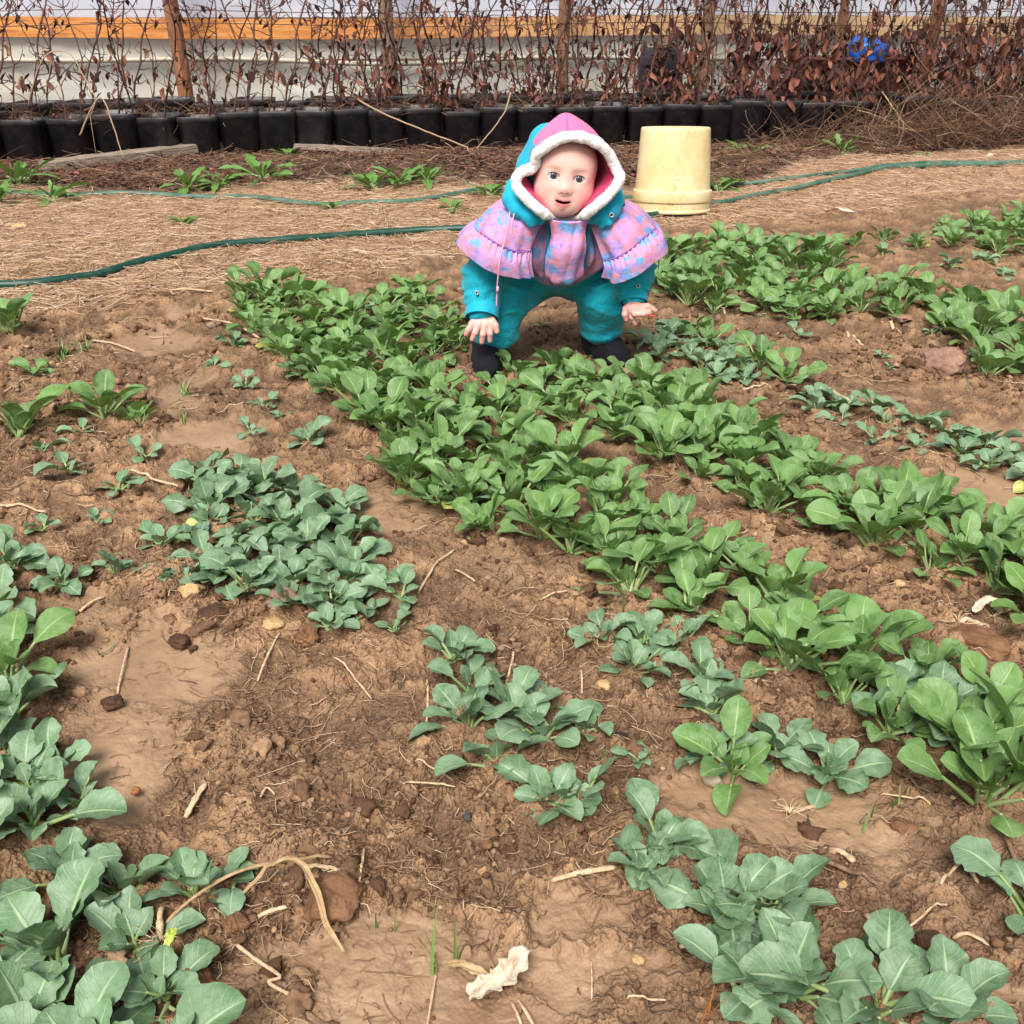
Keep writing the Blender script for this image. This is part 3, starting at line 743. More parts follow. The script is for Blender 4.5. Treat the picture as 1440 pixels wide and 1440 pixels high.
# --- hoses
mh = M('green_hose'); co = mh.coord(); mh.color(mh.mix(mh.ramp(mh.noise(co, 14, 5, .7), [(.5, black(0)), (.75, black(.7))]), lin(8, 62, 50), lin(66, 92, 74))).set(Roughness=.45)
mh2 = M('faded_green_hose'); co = mh2.coord(); mh2.color(mh2.ramp(mh2.noise(co, 10, 5, .7), [(.35, lin(30, 82, 66)), (.65, lin(92, 116, 98))])).set(Roughness=.55)
def hose(pts, r, mat, lb, zo=0.0):
    q = np.array([G(a, b, .015) for a, b in pts]); q = spline(q, 14)
    q[:, 2] = np.convolve(np.pad(ground_z(q[:, 0], q[:, 1]), 6, mode='edge'), np.ones(13) / 13, 'valid') + r * .8 + zo
    v, f = tube(q, r, 14); o = mesh_obj('garden_hose', v, f, mat, origin=(q[0][0], q[0][1], 0)); tag(o, lb, 'hose', 'green garden hoses across the straw path')
hose([(-90, 402), (0, 398), (60, 394), (130, 383), (200, 366), (270, 350), (330, 341), (420, 334), (500, 327), (580, 322), (660, 321), (740, 321), (830, 318), (900, 306), (960, 296)], .0145, mh.m, 'dark green hose nearest the vegetable rows, curving in from the left edge')
hose([(-90, 268), (40, 270), (100, 272), (180, 270), (270, 273), (350, 275), (410, 280), (480, 284), (560, 285), (610, 279), (650, 271), (690, 267), (760, 268), (860, 275), (930, 284), (1005, 283), (1045, 276), (1085, 269), (1150, 259), (1210, 250), (1260, 245), (1340, 241), (1440, 239), (1540, 238)], .0115, mh2.m, 'faded green hose crossing the whole path behind the child and bucket')
hose([(1030, 258), (1090, 257), (1160, 251), (1215, 247), (1260, 243), (1330, 238), (1440, 236), (1540, 234)], .009, mh2.m, 'thinner grey green hose running beside the faded one, right of the bucket', .0)

# --- bucket
mb = M('yellowed_plastic'); co = mb.coord()
c = mb.ramp(mb.noise(co, 6, 5, .65), [(.3, lin(214, 184, 126)), (.5, lin(224, 204, 154)), (.7, lin(226, 214, 176))])
mp = mb.n('ShaderNodeMapping'); mp.inputs['Scale'].default_value = (1, 1, .5); mb.l(co, mp.inputs[0])
c = mb.mix(mb.ramp(mb.noise(mp.outputs[0], 22, 5, .7), [(.52, black(0)), (.75, black(.5))]), c, lin(190, 142, 84))
c = mb.mix(mb.ramp(mb.noise(co, 38, 6, .8), [(.62, black(0)), (.70, black(.75))]), c, lin(120, 98, 66))
sx = mb.n('ShaderNodeSeparateXYZ'); mb.l(co, sx.inputs[0])
mx_ = mb.math('SMOOTH_MIN', mb.math('ABSOLUTE', mb.math('ADD', sx.outputs[0], .01)), 9.)
spot = mb.math('MULTIPLY', mb.ramp(mx_, [(.02, black(1)), (.055, black(0))]), mb.ramp(mb.noise(mp.outputs[0], 55, 6, .8), [(.55, black(0)), (.66, black(.7))]))
c = mb.mix(spot, c, lin(72, 62, 44))
mb.color(c).set(Roughness=.42); mb.b.inputs['Subsurface Weight'].default_value = .12; mb.b.inputs['Subsurface Radius'].default_value = (.02, .015, .01)
bp = G(946, 308)
Y = bp[1] + .15
w_top = (P(997, 185, Y)[0] - P(900, 185, Y)[0]) / 2; w_rim = (P(1001, 300, Y)[0] - P(892, 300, Y)[0]) / 2
z_top = P(946, 181, Y)[2]
root = empty('upturned_bucket', (P(947, 250, Y)[0], Y, float(gsm(bp[0], Y)) - .002), 0, 'yellowed and stained white plastic bucket standing upside down behind the leafy rows', 'bucket')
H = z_top
root.rotation_euler = (-radians(4.5), 0, 0)
prof = [(w_rim * .965, 0), (w_rim * .975, .004), (w_rim * .97, .05), (w_rim * .968, .055), (w_top + (w_rim - w_top) * .55, .12), (w_top * 1.01, H - .016), (w_top * 1.0, H - .005), (w_top * .98, H - .001), (w_top * .95, H), (w_top * .90, H - .004), (0, H - .004)]
V, F = lathe(prof, 72); mesh_obj('bucket_body', V, F, mb.m, root)
r2 = w_rim
prof = [(r2 * .972, .042), (r2 * .995, .043), (r2 * 1.005, .047), (r2 * 1.0, .083), (r2 * .992, .088), (r2 * .95, .090)]
V, F = lathe(prof, 72); mesh_obj('rim_collar', V, F, mb.m, root)
V, F = lathe([(r2 * .97, .0), (r2 * .998, .001), (r2 * .998, .012), (r2 * .96, .016)], 72); mesh_obj('rim_lip', V, F, mb.m, root)

# ------------------------------------------------------------------ leafy plants
def leaf_material(name, top, top2, vein, wax_sheen, tr=.22):
    m = M(name); uvn = m.n('ShaderNodeUVMap'); uvn.uv_map = 'UVMap'; sep = m.n('ShaderNodeSeparateXYZ'); m.l(uvn.outputs[0], sep.inputs[0])
    u, v = sep.outputs[0], sep.outputs[1]            # u across -1..1, v along 0..1
    au = m.math('ABSOLUTE', u)
    co = m.coord(); no = m.noise(co, 55, 4, .65)
    base = m.mix(m.attr('tint'), top, top2)
    base = m.mix(m.math('MULTIPLY', m.rnd(), .45), base, m.mix(.5, top2, lin(96, 140, 70)))
    base = m.mix(m.ramp(no, [(.32, black(0)), (.66, black(.7))]), base, wax_sheen)  # frosty wax bloom that doubles as leaf highlights put into the colour
    # side veins: stripes that slope to the tip
    wob = m.math('MULTIPLY', m.math('SUBTRACT', m.noise(co, 30, 2), .5), .10)
    ph = m.math('ADD', m.math('SUBTRACT', v, m.math('MULTIPLY', au, .26)), wob)
    st = m.math('PINGPONG', m.math('MULTIPLY', ph, 8.0), .5)
    sv = m.ramp(st, [(.0, black(1)), (.10, black(0))])
    mid = m.ramp(m.math('DIVIDE', au, m.math('SUBTRACT', 1.25, v)), [(.05, black(1)), (.12, black(0))])
    vv = m.math('MAXIMUM', mid, m.math('MULTIPLY', sv, .38))
    col = m.mix(m.math('MULTIPLY', vv, .62), base, vein)
    fine = m.voro(co, 420, 'F1')
    col = m.mix(m.ramp(fine, [(.1, black(.08)), (.5, black(0))]), col, wax_sheen)
    # old leaf blotches
    bl = m.ramp(m.noise(co, 18, 3, .6), [(.70, black(0)), (.76, black(.55))])
    col = m.mix(bl, col, lin(176, 164, 110))
    col = m.mix(m.ramp(m.math('MULTIPLY', m.attr('tint'), .5), [(.55, black(0)), (.6, black(.75))]), col, lin(190, 184, 96))
    m.color(col).set(Roughness=.50, Specular_IOR_Level=.45)
    bp = m.n('ShaderNodeBump'); bp.inputs['Strength'].default_value = .45; bp.inputs['Distance'].default_value = .0022
    hgt = m.math('ADD', m.math('MULTIPLY', vv, -.7), m.math('ADD', m.math('MULTIPLY', m.noise(co, 110, 3, .6), .8), m.math('MULTIPLY', fine, .15)))
    m.l(hgt, bp.inputs['Height']); m.l(bp.outputs[0], m.b.inputs['Normal'])
    t = m.n('ShaderNodeBsdfTranslucent'); m.l(m.mix(.5, col, lin(130, 170, 40)), t.inputs[0]); mx = m.n('ShaderNodeMixShader'); mx.inputs[0].default_value = tr
    m.l(m.b.outputs[0], mx.inputs[1]); m.l(t.outputs[0], mx.inputs[2]); m.l(mx.outputs[0], m.out.inputs[0])
    return m.m
mat_green = leaf_material('leaf_green', lin(40, 76, 18), lin(102, 140, 60), lin(166, 192, 122), lin(134, 166, 114))
mat_blue = leaf_material('leaf_blue_green', lin(52, 84, 50), lin(98, 130, 92), lin(170, 194, 150), lin(142, 166, 136), .12)
mat_weed = leaf_material('leaf_weed', lin(70, 116, 44), lin(98, 140, 60), lin(140, 172, 96), lin(104, 144, 76))
mst = M('leaf_stalk'); co = mst.coord(); mst.color(mst.mix(mst.attr('tint'), lin(112, 140, 74), lin(150, 164, 116))).set(Roughness=.5)

def leaf(rs, mbL, mbS, az, elev, L, W, pet, droop, cup, ser, pucker, roll, tint, base, jag=0.0, nu=14, nv=10):
    """one leaf: stalk from base, then an obovate blade bending outward"""
    dirh = np.array([cos(az), sin(az), 0]); side = np.array([-sin(az), cos(az), 0]); up = np.array([0, 0, 1.0])
    # centre line
    n1 = 6; pts = [np.array(base, float)]; e = elev; tot = pet + L
    N = n1 + nu; angs = []
    for i in range(N):
        t = i / (N - 1); s = (pet / n1) if i < n1 else (L / nu)
        ee = elev - droop * (t ** 1.6)
        pts.append(pts[-1] + s * (cos(ee) * dirh + sin(ee) * up)); angs.append(ee)
    pts = np.array(pts)
    rad = np.linspace(.0032, .0016, n1 + 2) * (.5 + L * 9)
    v, f = tube(pts[:n1 + 2], np.minimum(rad, .0042), 6); mbS.add(v, f, rs.uniform(0, 1))
    C = pts[n1:]; A = np.array(angs[n1 - 1:] + [angs[-1]])[:len(C)]
    V = []; U = []; sp = rs.uniform(0, 6.28); lob = rs.uniform(.95, 1.25)
    s1 = rs.uniform(0, 6); s2 = rs.uniform(0, 6)
    curl = rs.normal(0, .25); rl = roll
    m = len(C)
    for i in range(m):
        t = i / (m - 1)
        sh = max(sin(pi * min(t ** lob, 1.0)), 0) ** .72 * 1.12
        sh = sh * sstep(-.10, .22, t) + .05 * (1 - t)
        nrm = -sin(A[i]) * dirh + cos(A[i]) * up
        rr_ = rl * t + .0; sd = side * cos(rr_) + nrm * sin(rr_); nn = -side * sin(rr_) + nrm * cos(rr_)
        fw = np.cross(sd, nn) * -1
        w = W / 2 * sh
        for k in range(nv + 1):
            q = -1 + 2 * k / nv; aq = abs(q)
            ww = w * (1 + ser * sin(t * 40 + sp + (q > 0) * 2) * aq ** 4 + jag * sin(t * 21 + s1 + (q > 0)) * aq ** 3)
            lift = cup * w * (aq ** 1.7) + pucker * W * sin(q * 7 + t * 13 + s1) * sin(t * 17 + s2) * (.4 + aq) * .5 + pucker * W * .9 * sin(t * 11 + s2 + (q > 0) * 2.1) * aq ** 3
            mid = -.035 * w * (1 - min(aq * 4, 1))
            V.append(C[i] + sd * q * ww * (1 - .10 * abs(cup) * aq) + nn * (lift + mid)); U.append((q, t))
    F = [(i * (nv + 1) + k, i * (nv + 1) + k + 1, (i + 1) * (nv + 1) + k + 1, (i + 1) * (nv + 1) + k) for i in range(m - 1) for k in range(nv)]
    mbL.add(V, F, tint, U)
def make_plant(seed, name, mat, nleaf, L0, elev_in, elev_out, wr=.62, jag=0.0, pet=.55, spread=1.0, cup=.25, hr=False):
    rs = np.random.RandomState(seed); Lm = MB(); Sm = MB(); root = empty(name)
    az = rs.uniform(0, 6.28)
    for i in range(nleaf):
        t = i / max(nleaf - 1, 1)                # 0 = oldest, outermost
        az += 2.4 + rs.normal(0, .25)
        L = L0 * (1.0 - .5 * t ** 1.6) * rs.uniform(.78, 1.15)
        if i < 2 and nleaf > 3: L *= .62           # rounded seed leaves
        el = elev_out + (elev_in - elev_out) * t ** .7 + rs.normal(0, .13)
        p = L * pet * rs.uniform(.7, 1.25) * (1.25 - .6 * t)
        W = L * wr * rs.uniform(.88, 1.12) * (1.15 if i < 2 else 1)
        leaf(rs, Lm, Sm, az, el, L, W, p, rs.uniform(.55, 1.25) * (1 if t < .8 else .5) * spread, rs.normal(cup, .22), rs.uniform(.008, .03), rs.uniform(.012, .035), rs.normal(0, .35),
             (1.6 if i == 0 and rs.uniform() < .16 else rs.uniform(0, 1)), (rs.normal(0, .003), rs.normal(0, .003), .001), jag=jag * rs.uniform(.4, 1.4) if i >= 2 else 0, nu=16 if hr else 12, nv=12 if hr else 8)
    Lm.build('leaves', mat, root); Sm.build('stalks', mst.m, root)
    return root
LIB = {}
def lib(key, n, *a, **k):
    LIB[key] = [[make_plant(1000 + hash_key(key) * 50 + i, *a, **k), False] for i in range(n)]
def hash_key(s): return sum(ord(c) * (j + 1) for j, c in enumerate(s)) % 97
lib('gL', 9, 'mustard_plant', mat_green, 18, .056, 1.42, .50, wr=.66, hr=True, pet=.85, cup=.26, spread=.85)
lib('gM', 8, 'mustard_plant', mat_green, 16, .048, 1.38, .42, wr=.68, pet=.85, cup=.26, spread=.85)
lib('gS', 5, 'mustard_plant', mat_green, 10, .040, 1.2, .35, wr=.72)
lib('gX', 4, 'mustard_plant', mat_green, 11, .088, 1.40, .50, wr=.56, hr=True, jag=.03, cup=.3)
lib('bL', 8, 'kale_plant', mat_blue, 14, .050, 1.30, .40, wr=.70, jag=.09, hr=True, cup=.22, pet=.6)
lib('bM', 7, 'kale_plant', mat_blue, 12, .042, 1.24, .38, wr=.68, jag=.08, pet=.6)
lib('bS', 5, 'kale_plant', mat_blue, 7, .034, 1.0, .3, wr=.66, jag=.04)
lib('wd', 5, 'leafy_weed', mat_weed, 12, .085, 1.15, .25, wr=.24, jag=.3, pet=.2, cup=.1)
SIZEW = {'L': 'large', 'M': 'medium', 'S': 'small', 'X': 'very large', 'd': 'spiky'}
prs = random.Random(21)
placed = []
def put(key, x, y, s=1.0, rec=None, rz=None, tilt=.17, dz=0):
    lst = LIB[key]; i = prs.randrange(len(lst))
    free = [e for e in lst if not e[1]]
    if free: e = free[0]; o = e[0]; e[1] = True
    else: o = copy_tree(lst[i][0])
    o.location = (x, y, float(gsm(x, y)) - .003 + dz); o.scale = (s, s, s)
    o.rotation_euler = (prs.gauss(0, tilt), prs.gauss(0, tilt), prs.uniform(0, 6.28) if rz is None else rz)
    placed.append([o, key, x, y, rec]); return o
def in_poly(x, y, poly):
    c = False; n = len(poly)
    for i in range(n):
        x1, y1 = poly[i]; x2, y2 = poly[i - 1]
        if (y1 > y) != (y2 > y) and x < (x2 - x1) * (y - y1) / (y2 - y1) + x1: c = not c
    return c
def area(poly_px, keys, dmin, rec, zc=.035, smin=.8, smax=1.25, tries=9000, seed=0, inset=True, nmax=999):
    poly = [tuple(G(a, b, zc)[:2]) for a, b in poly_px]
    r = random.Random(seed); xs = [p[0] for p in poly]; ys = [p[1] for p in poly]; pts = []
    for _ in range(tries):
        x = r.uniform(min(xs), max(xs)); y = r.uniform(min(ys), max(ys))
        if not in_poly(x, y, poly): continue
        d = dmin(y) if callable(dmin) else dmin
        bx, by = pix(x, y, 0)
        if (640 < bx < 722 and 460 < by < 548) or (800 < bx < 890 and 450 < by < 522): continue     # the boots stand here
        if all((x - a) ** 2 + (y - b) ** 2 > d * d for a, b in pts):
            pts.append((x, y))
            if len(pts) >= nmax: break
    for x, y in pts: put(r.choice(keys), x, y, r.uniform(smin, smax), rec)
    return len(pts)
cnt = {}
cnt['A'] = area([(318, 425), (345, 398), (440, 415), (520, 452), (575, 505), (650, 545), (690, 562), (750, 608), (845, 660), (890, 705), (975, 718), (1045, 765), (1120, 815), (1180, 870), (1240, 905), (1330, 925), (1400, 965),
                 (1420, 1030), (1330, 1040), (1240, 1000), (1160, 965), (1090, 925), (1010, 880), (900, 810), (810, 775), (730, 735), (640, 705), (560, 665), (540, 610), (500, 560), (430, 520), (390, 480)],
                ['gL', 'gM', 'gL', 'gM', 'gL'], .0665, 'broad middle row', seed=1)
cnt['B1'] = area([(525, 398), (570, 396), (640, 430), (665, 480), (640, 500), (590, 478), (540, 440)], ['gM', 'gM', 'gS'], .07, 'row at the child', seed=2)
cnt['B'] = area([(705, 505), (760, 505), (830, 515), (905, 528), (960, 540), (1010, 560), (1060, 600), (1140, 625), (1180, 660), (1250, 690), (1320, 700), (1400, 735), (1470, 760), (1490, 850), (1400, 815), (1310, 785), (1240, 760), (1130, 715), (1040, 690), (975, 655), (915, 612), (850, 585), (750, 562), (700, 540)],
                ['gL', 'gM', 'gL', 'gL'], .0675, 'right hand row', seed=3)
cnt['D'] = area([(918, 352), (965, 335), (1060, 330), (1150, 342), (1205, 378), (1270, 395), (1340, 415), (1460, 450), (1480, 500), (1400, 480), (1320, 448), (1240, 430), (1150, 430), (1080, 425), (1010, 425), (950, 408), (920, 385)],
                ['gL', 'gM', 'gM', 'gL'], .098, 'dense row beyond the bucket', seed=4, smin=1.0, smax=1.35)
cnt['F'] = area([(1320, 312), (1400, 300), (1490, 298), (1500, 345), (1420, 345), (1340, 335)], ['gM', 'gL'], .10, 'farthest row on the right', seed=5, smax=1.3)
cnt['E'] = area([(1180, 335), (1240, 328), (1330, 345), (1460, 362), (1480, 380), (1380, 372), (1290, 358), (1200, 350)], ['gM', 'bM'], .15, 'sparse row far right', seed=6)
cnt['C'] = area([(915, 455), (960, 440), (1010, 465), (1095, 500), (1115, 520), (1050, 520), (1000, 508), (935, 485)], ['bM', 'gM', 'bM'], .07, 'thin row beside the right boot', seed=7, smin=1.0, smax=1.3)
cnt['C2'] = area([(1135, 532), (1200, 548), (1280, 570), (1360, 592), (1450, 618), (1480, 670), (1400, 650), (1320, 628), (1250, 600), (1160, 568)], ['bM', 'bM', 'bS'], .062, 'thin row below the stone', seed=8, smin=.95, smax=1.25)
cnt['G'] = area([(275, 640), (340, 640), (420, 668), (490, 700), (505, 760), (480, 820), (500, 850), (460, 885), (420, 850), (370, 815), (290, 800), (270, 740)], ['bM', 'bM', 'bL', 'bM'], .052, 'dense bluish patch on the left', seed=9)
cnt['I'] = area([(-60, 1110), (20, 1110), (130, 1190), (215, 1235), (250, 1330), (235, 1420), (200, 1520), (-60, 1520)], ['bL', 'bM', 'bL'], .062, 'bluish near left corner patch', seed=10, smin=.9, smax=1.35)
cnt['K'] = area([(925, 1215), (1010, 1190), (1100, 1200), (1150, 1270), (1160, 1320), (1130, 1345), (1040, 1330), (960, 1285)], ['bL', 'bL'], .096, 'big leaved clump at bottom right', seed=11, smin=.95, smax=1.2)
# single plants, one by one: px, py of the base, kind, scale, place words
SINGLES = [
    (20, 478, 'gL', 1.15, 'by the left edge just below the straw path'), (150, 588, 'gX', .95, 'in the wet mud left of the big patch'), (200, 600, 'gM', .8, 'beside the big floppy plant'), (28, 618, 'gX', .85, 'at the left edge below the grass tuft'),
    (100, 668, 'bS', 1.2, 'in bare soil near the left edge'), (172, 692, 'bS', 1.3, 'flat in bare soil above the left puddle'), (92, 822, 'bM', .95, 'upright above the left puddle'), (162, 812, 'bM', .85, 'alone just above the left puddle'),
    (228, 775, 'bM', .9, 'at the left fringe of the bluish patch'), (232, 815, 'bS', 1.0, 'below the left fringe of the bluish patch'), (262, 822, 'bS', 1.1, 'just above the tan stone'), (318, 822, 'bS', 1.1, 'right of the tan stone'),
    (20, 800, 'bL', 1.1, 'cut by the left edge above the puddle'), (8, 860, 'bL', 1.0, 'cut by the left edge beside the puddle'), (15, 960, 'gX', .95, 'with long leaves at the left puddle edge'), (22, 1010, 'bL', 1.15, 'with one round leaf at the left edge'), (-18, 920, 'bL', 1.1, 'half outside the left edge'),
    (80, 1075, 'bM', 1.0, 'between the left puddle and the corner patch'), (40, 1100, 'bM', 1.1, 'left of the corner patch top'), (5, 1060, 'bM', 1.0, 'at the left edge above the corner patch'), (115, 1125, 'bM', .9, 'just above the near left corner patch'),
    (270, 1255, 'bM', 1.1, 'at the right fringe of the corner patch'), (318, 1235, 'bS', 1.1, 'outermost right of the corner patch'),
    (540, 835, 'bM', .95, 'frosty, right of the bluish patch'), (520, 870, 'bS', 1.0, 'frosty and low under the bluish patch'), (565, 850, 'bS', 1.2, 'with round frosty leaves right of the patch'), (555, 890, 'bS', .8, 'withered looking above the near row'), (490, 868, 'bM', .9, 'at the lower tip of the bluish patch'),
    (635, 925, 'bM', 1.1, 'starting the near middle row'), (660, 975, 'bM', 1.1, 'second in the near middle row'), (660, 1030, 'bL', .95, 'on the left side of the near middle row'), (720, 1010, 'bL', 1.0, 'tallest of the near middle row'), (760, 1045, 'bL', .95, 'in the middle of the near middle row'),
    (820, 1035, 'bM', .9, 'on the right side of the near middle row'), (700, 1078, 'bM', 1.0, 'lower left in the near middle row'), (770, 1130, 'bM', 1.0, 'below the tall one in the near middle row'), (815, 1135, 'bL', .85, 'lower end of the near middle row'), (925, 1195, 'bL', .95, 'with jagged leaves above the bottom right clump'),
    (905, 1238, 'bM', .9, 'at the left tip of the bottom right clump'), (898, 1075, 'bS', .7, 'tiny seedling in mud'),
    (848, 905, 'bM', 1.0, 'starting the short row in the middle'), (905, 900, 'bL', .85, 'behind the star shaped one'), (890, 950, 'bL', .85, 'star shaped in the short middle row'), (960, 905, 'bM', .85, 'right end of the short row top'),
    (985, 960, 'bM', 1.0, 'alone below the short row'), (1000, 1005, 'bM', 1.1, 'above the three clumps in mud'), (1030, 1085, 'gX', .72, 'with dark upright leaves in the mud'), (1000, 1075, 'bL', .8, 'spreading left in the mud'), (1095, 1060, 'bL', .85, 'red stemmed between two others in the mud'), (1165, 1085, 'bL', .95, 'with a wide pale leaf in the mud'),
    (430, 528, 'bL', .95, 'left of the broad row beside the mud'), (345, 545, 'bS', 1.0, 'small in the mud left of the broad row'), (375, 575, 'bS', .9, 'low between mud and row'), (438, 622, 'bM', 1.0, 'star shaped by the central mud patch'), (328, 488, 'bM', .9, 'top left of the broad row'), (400, 590, 'bS', .8, 'thin and yellowish by the row'),
    (655, 715, 'bL', .85, 'frosty, under the left side of the broad row'), (570, 680, 'gL', 1.0, 'at the left shoulder of the broad row'), (620, 712, 'gM', .8, 'tucked below the left shoulder of the broad row'),
    (1385, 528, 'gL', 1.1, 'just right of the big stone'), (1435, 522, 'gM', 1.1, 'cut by the right edge beside the stone'), (1350, 545, 'bS', .6, 'tiny, below the big stone'), (1310, 470, 'bS', .7, 'tiny in bare soil above the stone'), (1240, 500, 'bS', .7, 'tiny in bare soil left of the stone'),
    (1120, 470, 'bS', 1.1, 'small, below the dense far row'), (1165, 445, 'gM', .8, 'below the dense far row on its own'), (1250, 515, 'bS', .6, 'sprout near the stone'),
    (1432, 1110, 'gX', 1.1, 'with tall glossy leaves at the right edge'), (1385, 1120, 'gL', 1.1, 'at the foot of the tall glossy one'), (1455, 1290, 'bL', 1.0, 'mostly outside the right edge'),
    (1260, 985, 'bL', 1.0, 'low end of the broad row, left side'), (1320, 1000, 'bL', 1.15, 'low end of the broad row, centre'), (1340, 1040, 'bL', .9, 'low end of the broad row, under the others'),
    (1080, 1290, 'bL', 1.1, 'right side of the bottom right clump'), (1120, 1400, 'bL', 1.1, 'below the bottom right clump'), (1230, 1430, 'bL', 1.2, 'with a round leaf at the bottom edge'), (1330, 1450, 'bL', 1.0, 'at the bottom edge right of the round leaf'), (1050, 1410, 'bM', 1.0, 'at the bottom edge under the clump'),
    (60, 640, 'bS', .9, 'tiny in soil between two larger ones at the left'), (135, 735, 'bS', .8, 'tiny in soil left of the bluish patch'), (62, 745, 'bS', .9, 'tiny near the level pale stalk'), (352, 612, 'bS', .8, 'tiny left of the star shaped one'), (205, 645, 'bS', .9, 'tiny below the mud patch at the left'), (118, 612, 'bS', .9, 'tiny left of the big floppy plant'), (50, 535, 'gS', 1.0, 'small under the grass tuft at the left'), (300, 520, 'bS', .9, 'tiny beside the mud left of the row top'),
    (830, 450, 'bS', .5, 'tiny, between the child and its shadow'), (765, 460, 'bS', .6, 'tiny sprout in the soil under the child'),
    (500, 440, 'bM', 1.0, 'between the two rows left of the child'), (545, 470, 'gM', .9, 'between the two rows near the child'), (905, 478, 'bS', 1.0, 'right beside the black boot'),
]
for px, py, key, s, rec in SINGLES:
    g = G(px, py); put(key, g[0], g[1], s * (1.15 if 700 > py else 1.05), ('single', rec))
for px, py, s, rec in [(30, 262, 2.0, 'filling the left end of the far hose'), (0, 285, 1.5, 'cut by the left edge at the far hose'), (75, 282, 1.4, 'right next to the left end of the far hose'), (265, 268, 1.5, 'just behind the far hose, left half of the path'), (310, 265, 1.3, 'between two others behind the far hose'),
                        (370, 258, 1.7, 'behind the far hose below the grey board'), (405, 224, 1.1, 'growing up through the litter mound'), (525, 265, 1.6, 'low and wide left of the child behind the hose'), (560, 262, 1.5, 'in the middle of the far weed group'), (600, 262, 1.4, 'right end of the far weed group'),
                        (690, 280, 1.2, 'at the shoulder of the child'), (1185, 215, 1.7, 'upright in the dry brush on the right'), (1012, 268, 1.4, 'just right of the bucket by the hoses'), (1050, 222, 1.4, 'in the litter right of the bucket'), (468, 296, .8, 'tiny on the straw between both hoses'), (640, 297, .8, 'tiny on the straw left of the child'), (260, 318, .7, 'tiny on the straw above the near hose'), (1300, 232, .7, 'tiny at the right under the brush')]:
    g = G(px, py); put('wd', g[0], g[1], s * 1.4, ('single', rec), tilt=.05)
# labels
tones = {'g': 'bright green mustard plant', 'b': 'grey green kale plant', 'w': 'jagged leaved green weed'}
rows = {}
for e in placed:
    if isinstance(e[4], tuple):
        o = e[0]; tag(o, f"{'small' if e[1] == 'wd' and o.scale[0] < 1.6 else SIZEW[e[1][1]] if e[1] != 'wd' else 'spreading'} {tones[e[1][0]]} {e[4][1]}", 'weed' if e[1] == 'wd' else 'vegetable plant',
                      {'g': 'mustard plants standing singly', 'b': 'kale plants standing singly', 'w': 'weeds along the path'}[e[1][0]])
    else: rows.setdefault(e[4], []).append(e)
for rn, es in rows.items():
    es.sort(key=lambda e: e[3])
    for i, e in enumerate(es):
        tag(e[0], f"{SIZEW[e[1][1]]} {tones[e[1][0]]}, {ordinal(i + 1)} from near end of {rn}", 'vegetable plant', f'plants in the {rn}')
for key in LIB:
    for o, u in LIB[key]:
        if not u:
            for ch in list(o.children): bpy.data.objects.remove(ch)
            bpy.data.objects.remove(o)
print('PLANTS', cnt, len(placed))

# grass tufts
def tuft(rs, mb, n, h, w, spread):
    for i in range(n):
        az = rs.uniform(0, 6.28); hh = h * rs.uniform(.5, 1.1); lean = rs.uniform(.1, 1.0) * spread
        b = np.array([rs.normal(0, .006), rs.normal(0, .006), 0]); V = []; k = 6
        for j in range(k):
            t = j / (k - 1); c = b + np.array([cos(az) * lean * hh * t ** 1.6, sin(az) * lean * hh * t ** 1.6, hh * t * (1 - .25 * lean * t)])
            wd = w * (1 - t) ** .7 / 2; sdv = np.array([-sin(az), cos(az), 0]); V += [c - sdv * wd, c + np.array([0, 0, .0]) - np.array([cos(az), sin(az), 0]) * wd * .4, c + sdv * wd]
        mb.add(V, [(j * 3 + q, j * 3 + q + 1, j * 3 + q + 4, j * 3 + q + 3) for j in range(k - 1) for q in (0, 1)], rs.uniform(0, 1))
mg = M('grass_blade'); mg.color(mg.ramp(mg.attr('tint'), [(0, lin(58, 96, 40)), (.6, lin(96, 132, 66)), (1, lin(150, 160, 100))])).set(Roughness=.5)
for i, (px, py, n, h, w, spd, lb) in enumerate([
    (625, 1352, 4, .095, .004, .5, 'tall thin grass sprout beside the pale curled leaf'), (88, 505, 26, .06, .003, 1, 'loose green grass tuft near the left edge under the straw'), (260, 560, 18, .05, .003, 1, 'grass tuft beside the mud patch left of the broad row'),
    (120, 500, 18, .05, .003, 1, 'grass tuft right of the loose one near the left edge'), (70, 525, 14, .045, .003, 1, 'thin grass tuft lowest of the three at the left edge'), (1215, 1145, 4, .035, .003, .6, 'small grass sprout in the mud lower right'), (1256, 1130, 3, .03, .003, .4, 'tiny grass sprout right of the small one in the mud'),
    (876, 860, 4, .055, .003, .5, 'grass sprout above the short middle row'), (537, 1300, 3, .03, .003, .4, 'tiny grass sprout beside the brown clod'), (860, 1075, 3, .03, .003, .4, 'tiny grass blade at the near middle row'), (300, 1100, 2, .02, .002, .6, 'tiny grass seedling in the left soil'),
    (1010, 270, 20, .07, .004, 1, 'dark grass tuft at the foot of the bucket'), (260, 600, 10, .04, .003, 1, 'sparse grass beside the left mud patch'), (150, 912, 4, .03, .002, 1, 'tiny grass blades in the left puddle'), (1335, 440, 6, .04, .003, 1, 'short grass under the far dense row'), (470, 470, 6, .05, .003, 1, 'grass poking out of the broad row')]):
    rsg = np.random.RandomState(300 + i); mb_ = MB(); tuft(rsg, mb_, n, h, w, spd); g = G(px, py)
    o = mb_.build('grass_tuft', mg.m); o.location = (g[0], g[1], float(ground_z(np.array([g[0]]), np.array([g[1]]))[0]) - .002); tag(o, lb, 'grass tuft', 'grass tufts in the soil')
mog = M('orange_grass'); mog.set(Base_Color=lin(176, 112, 58), Roughness=.6)
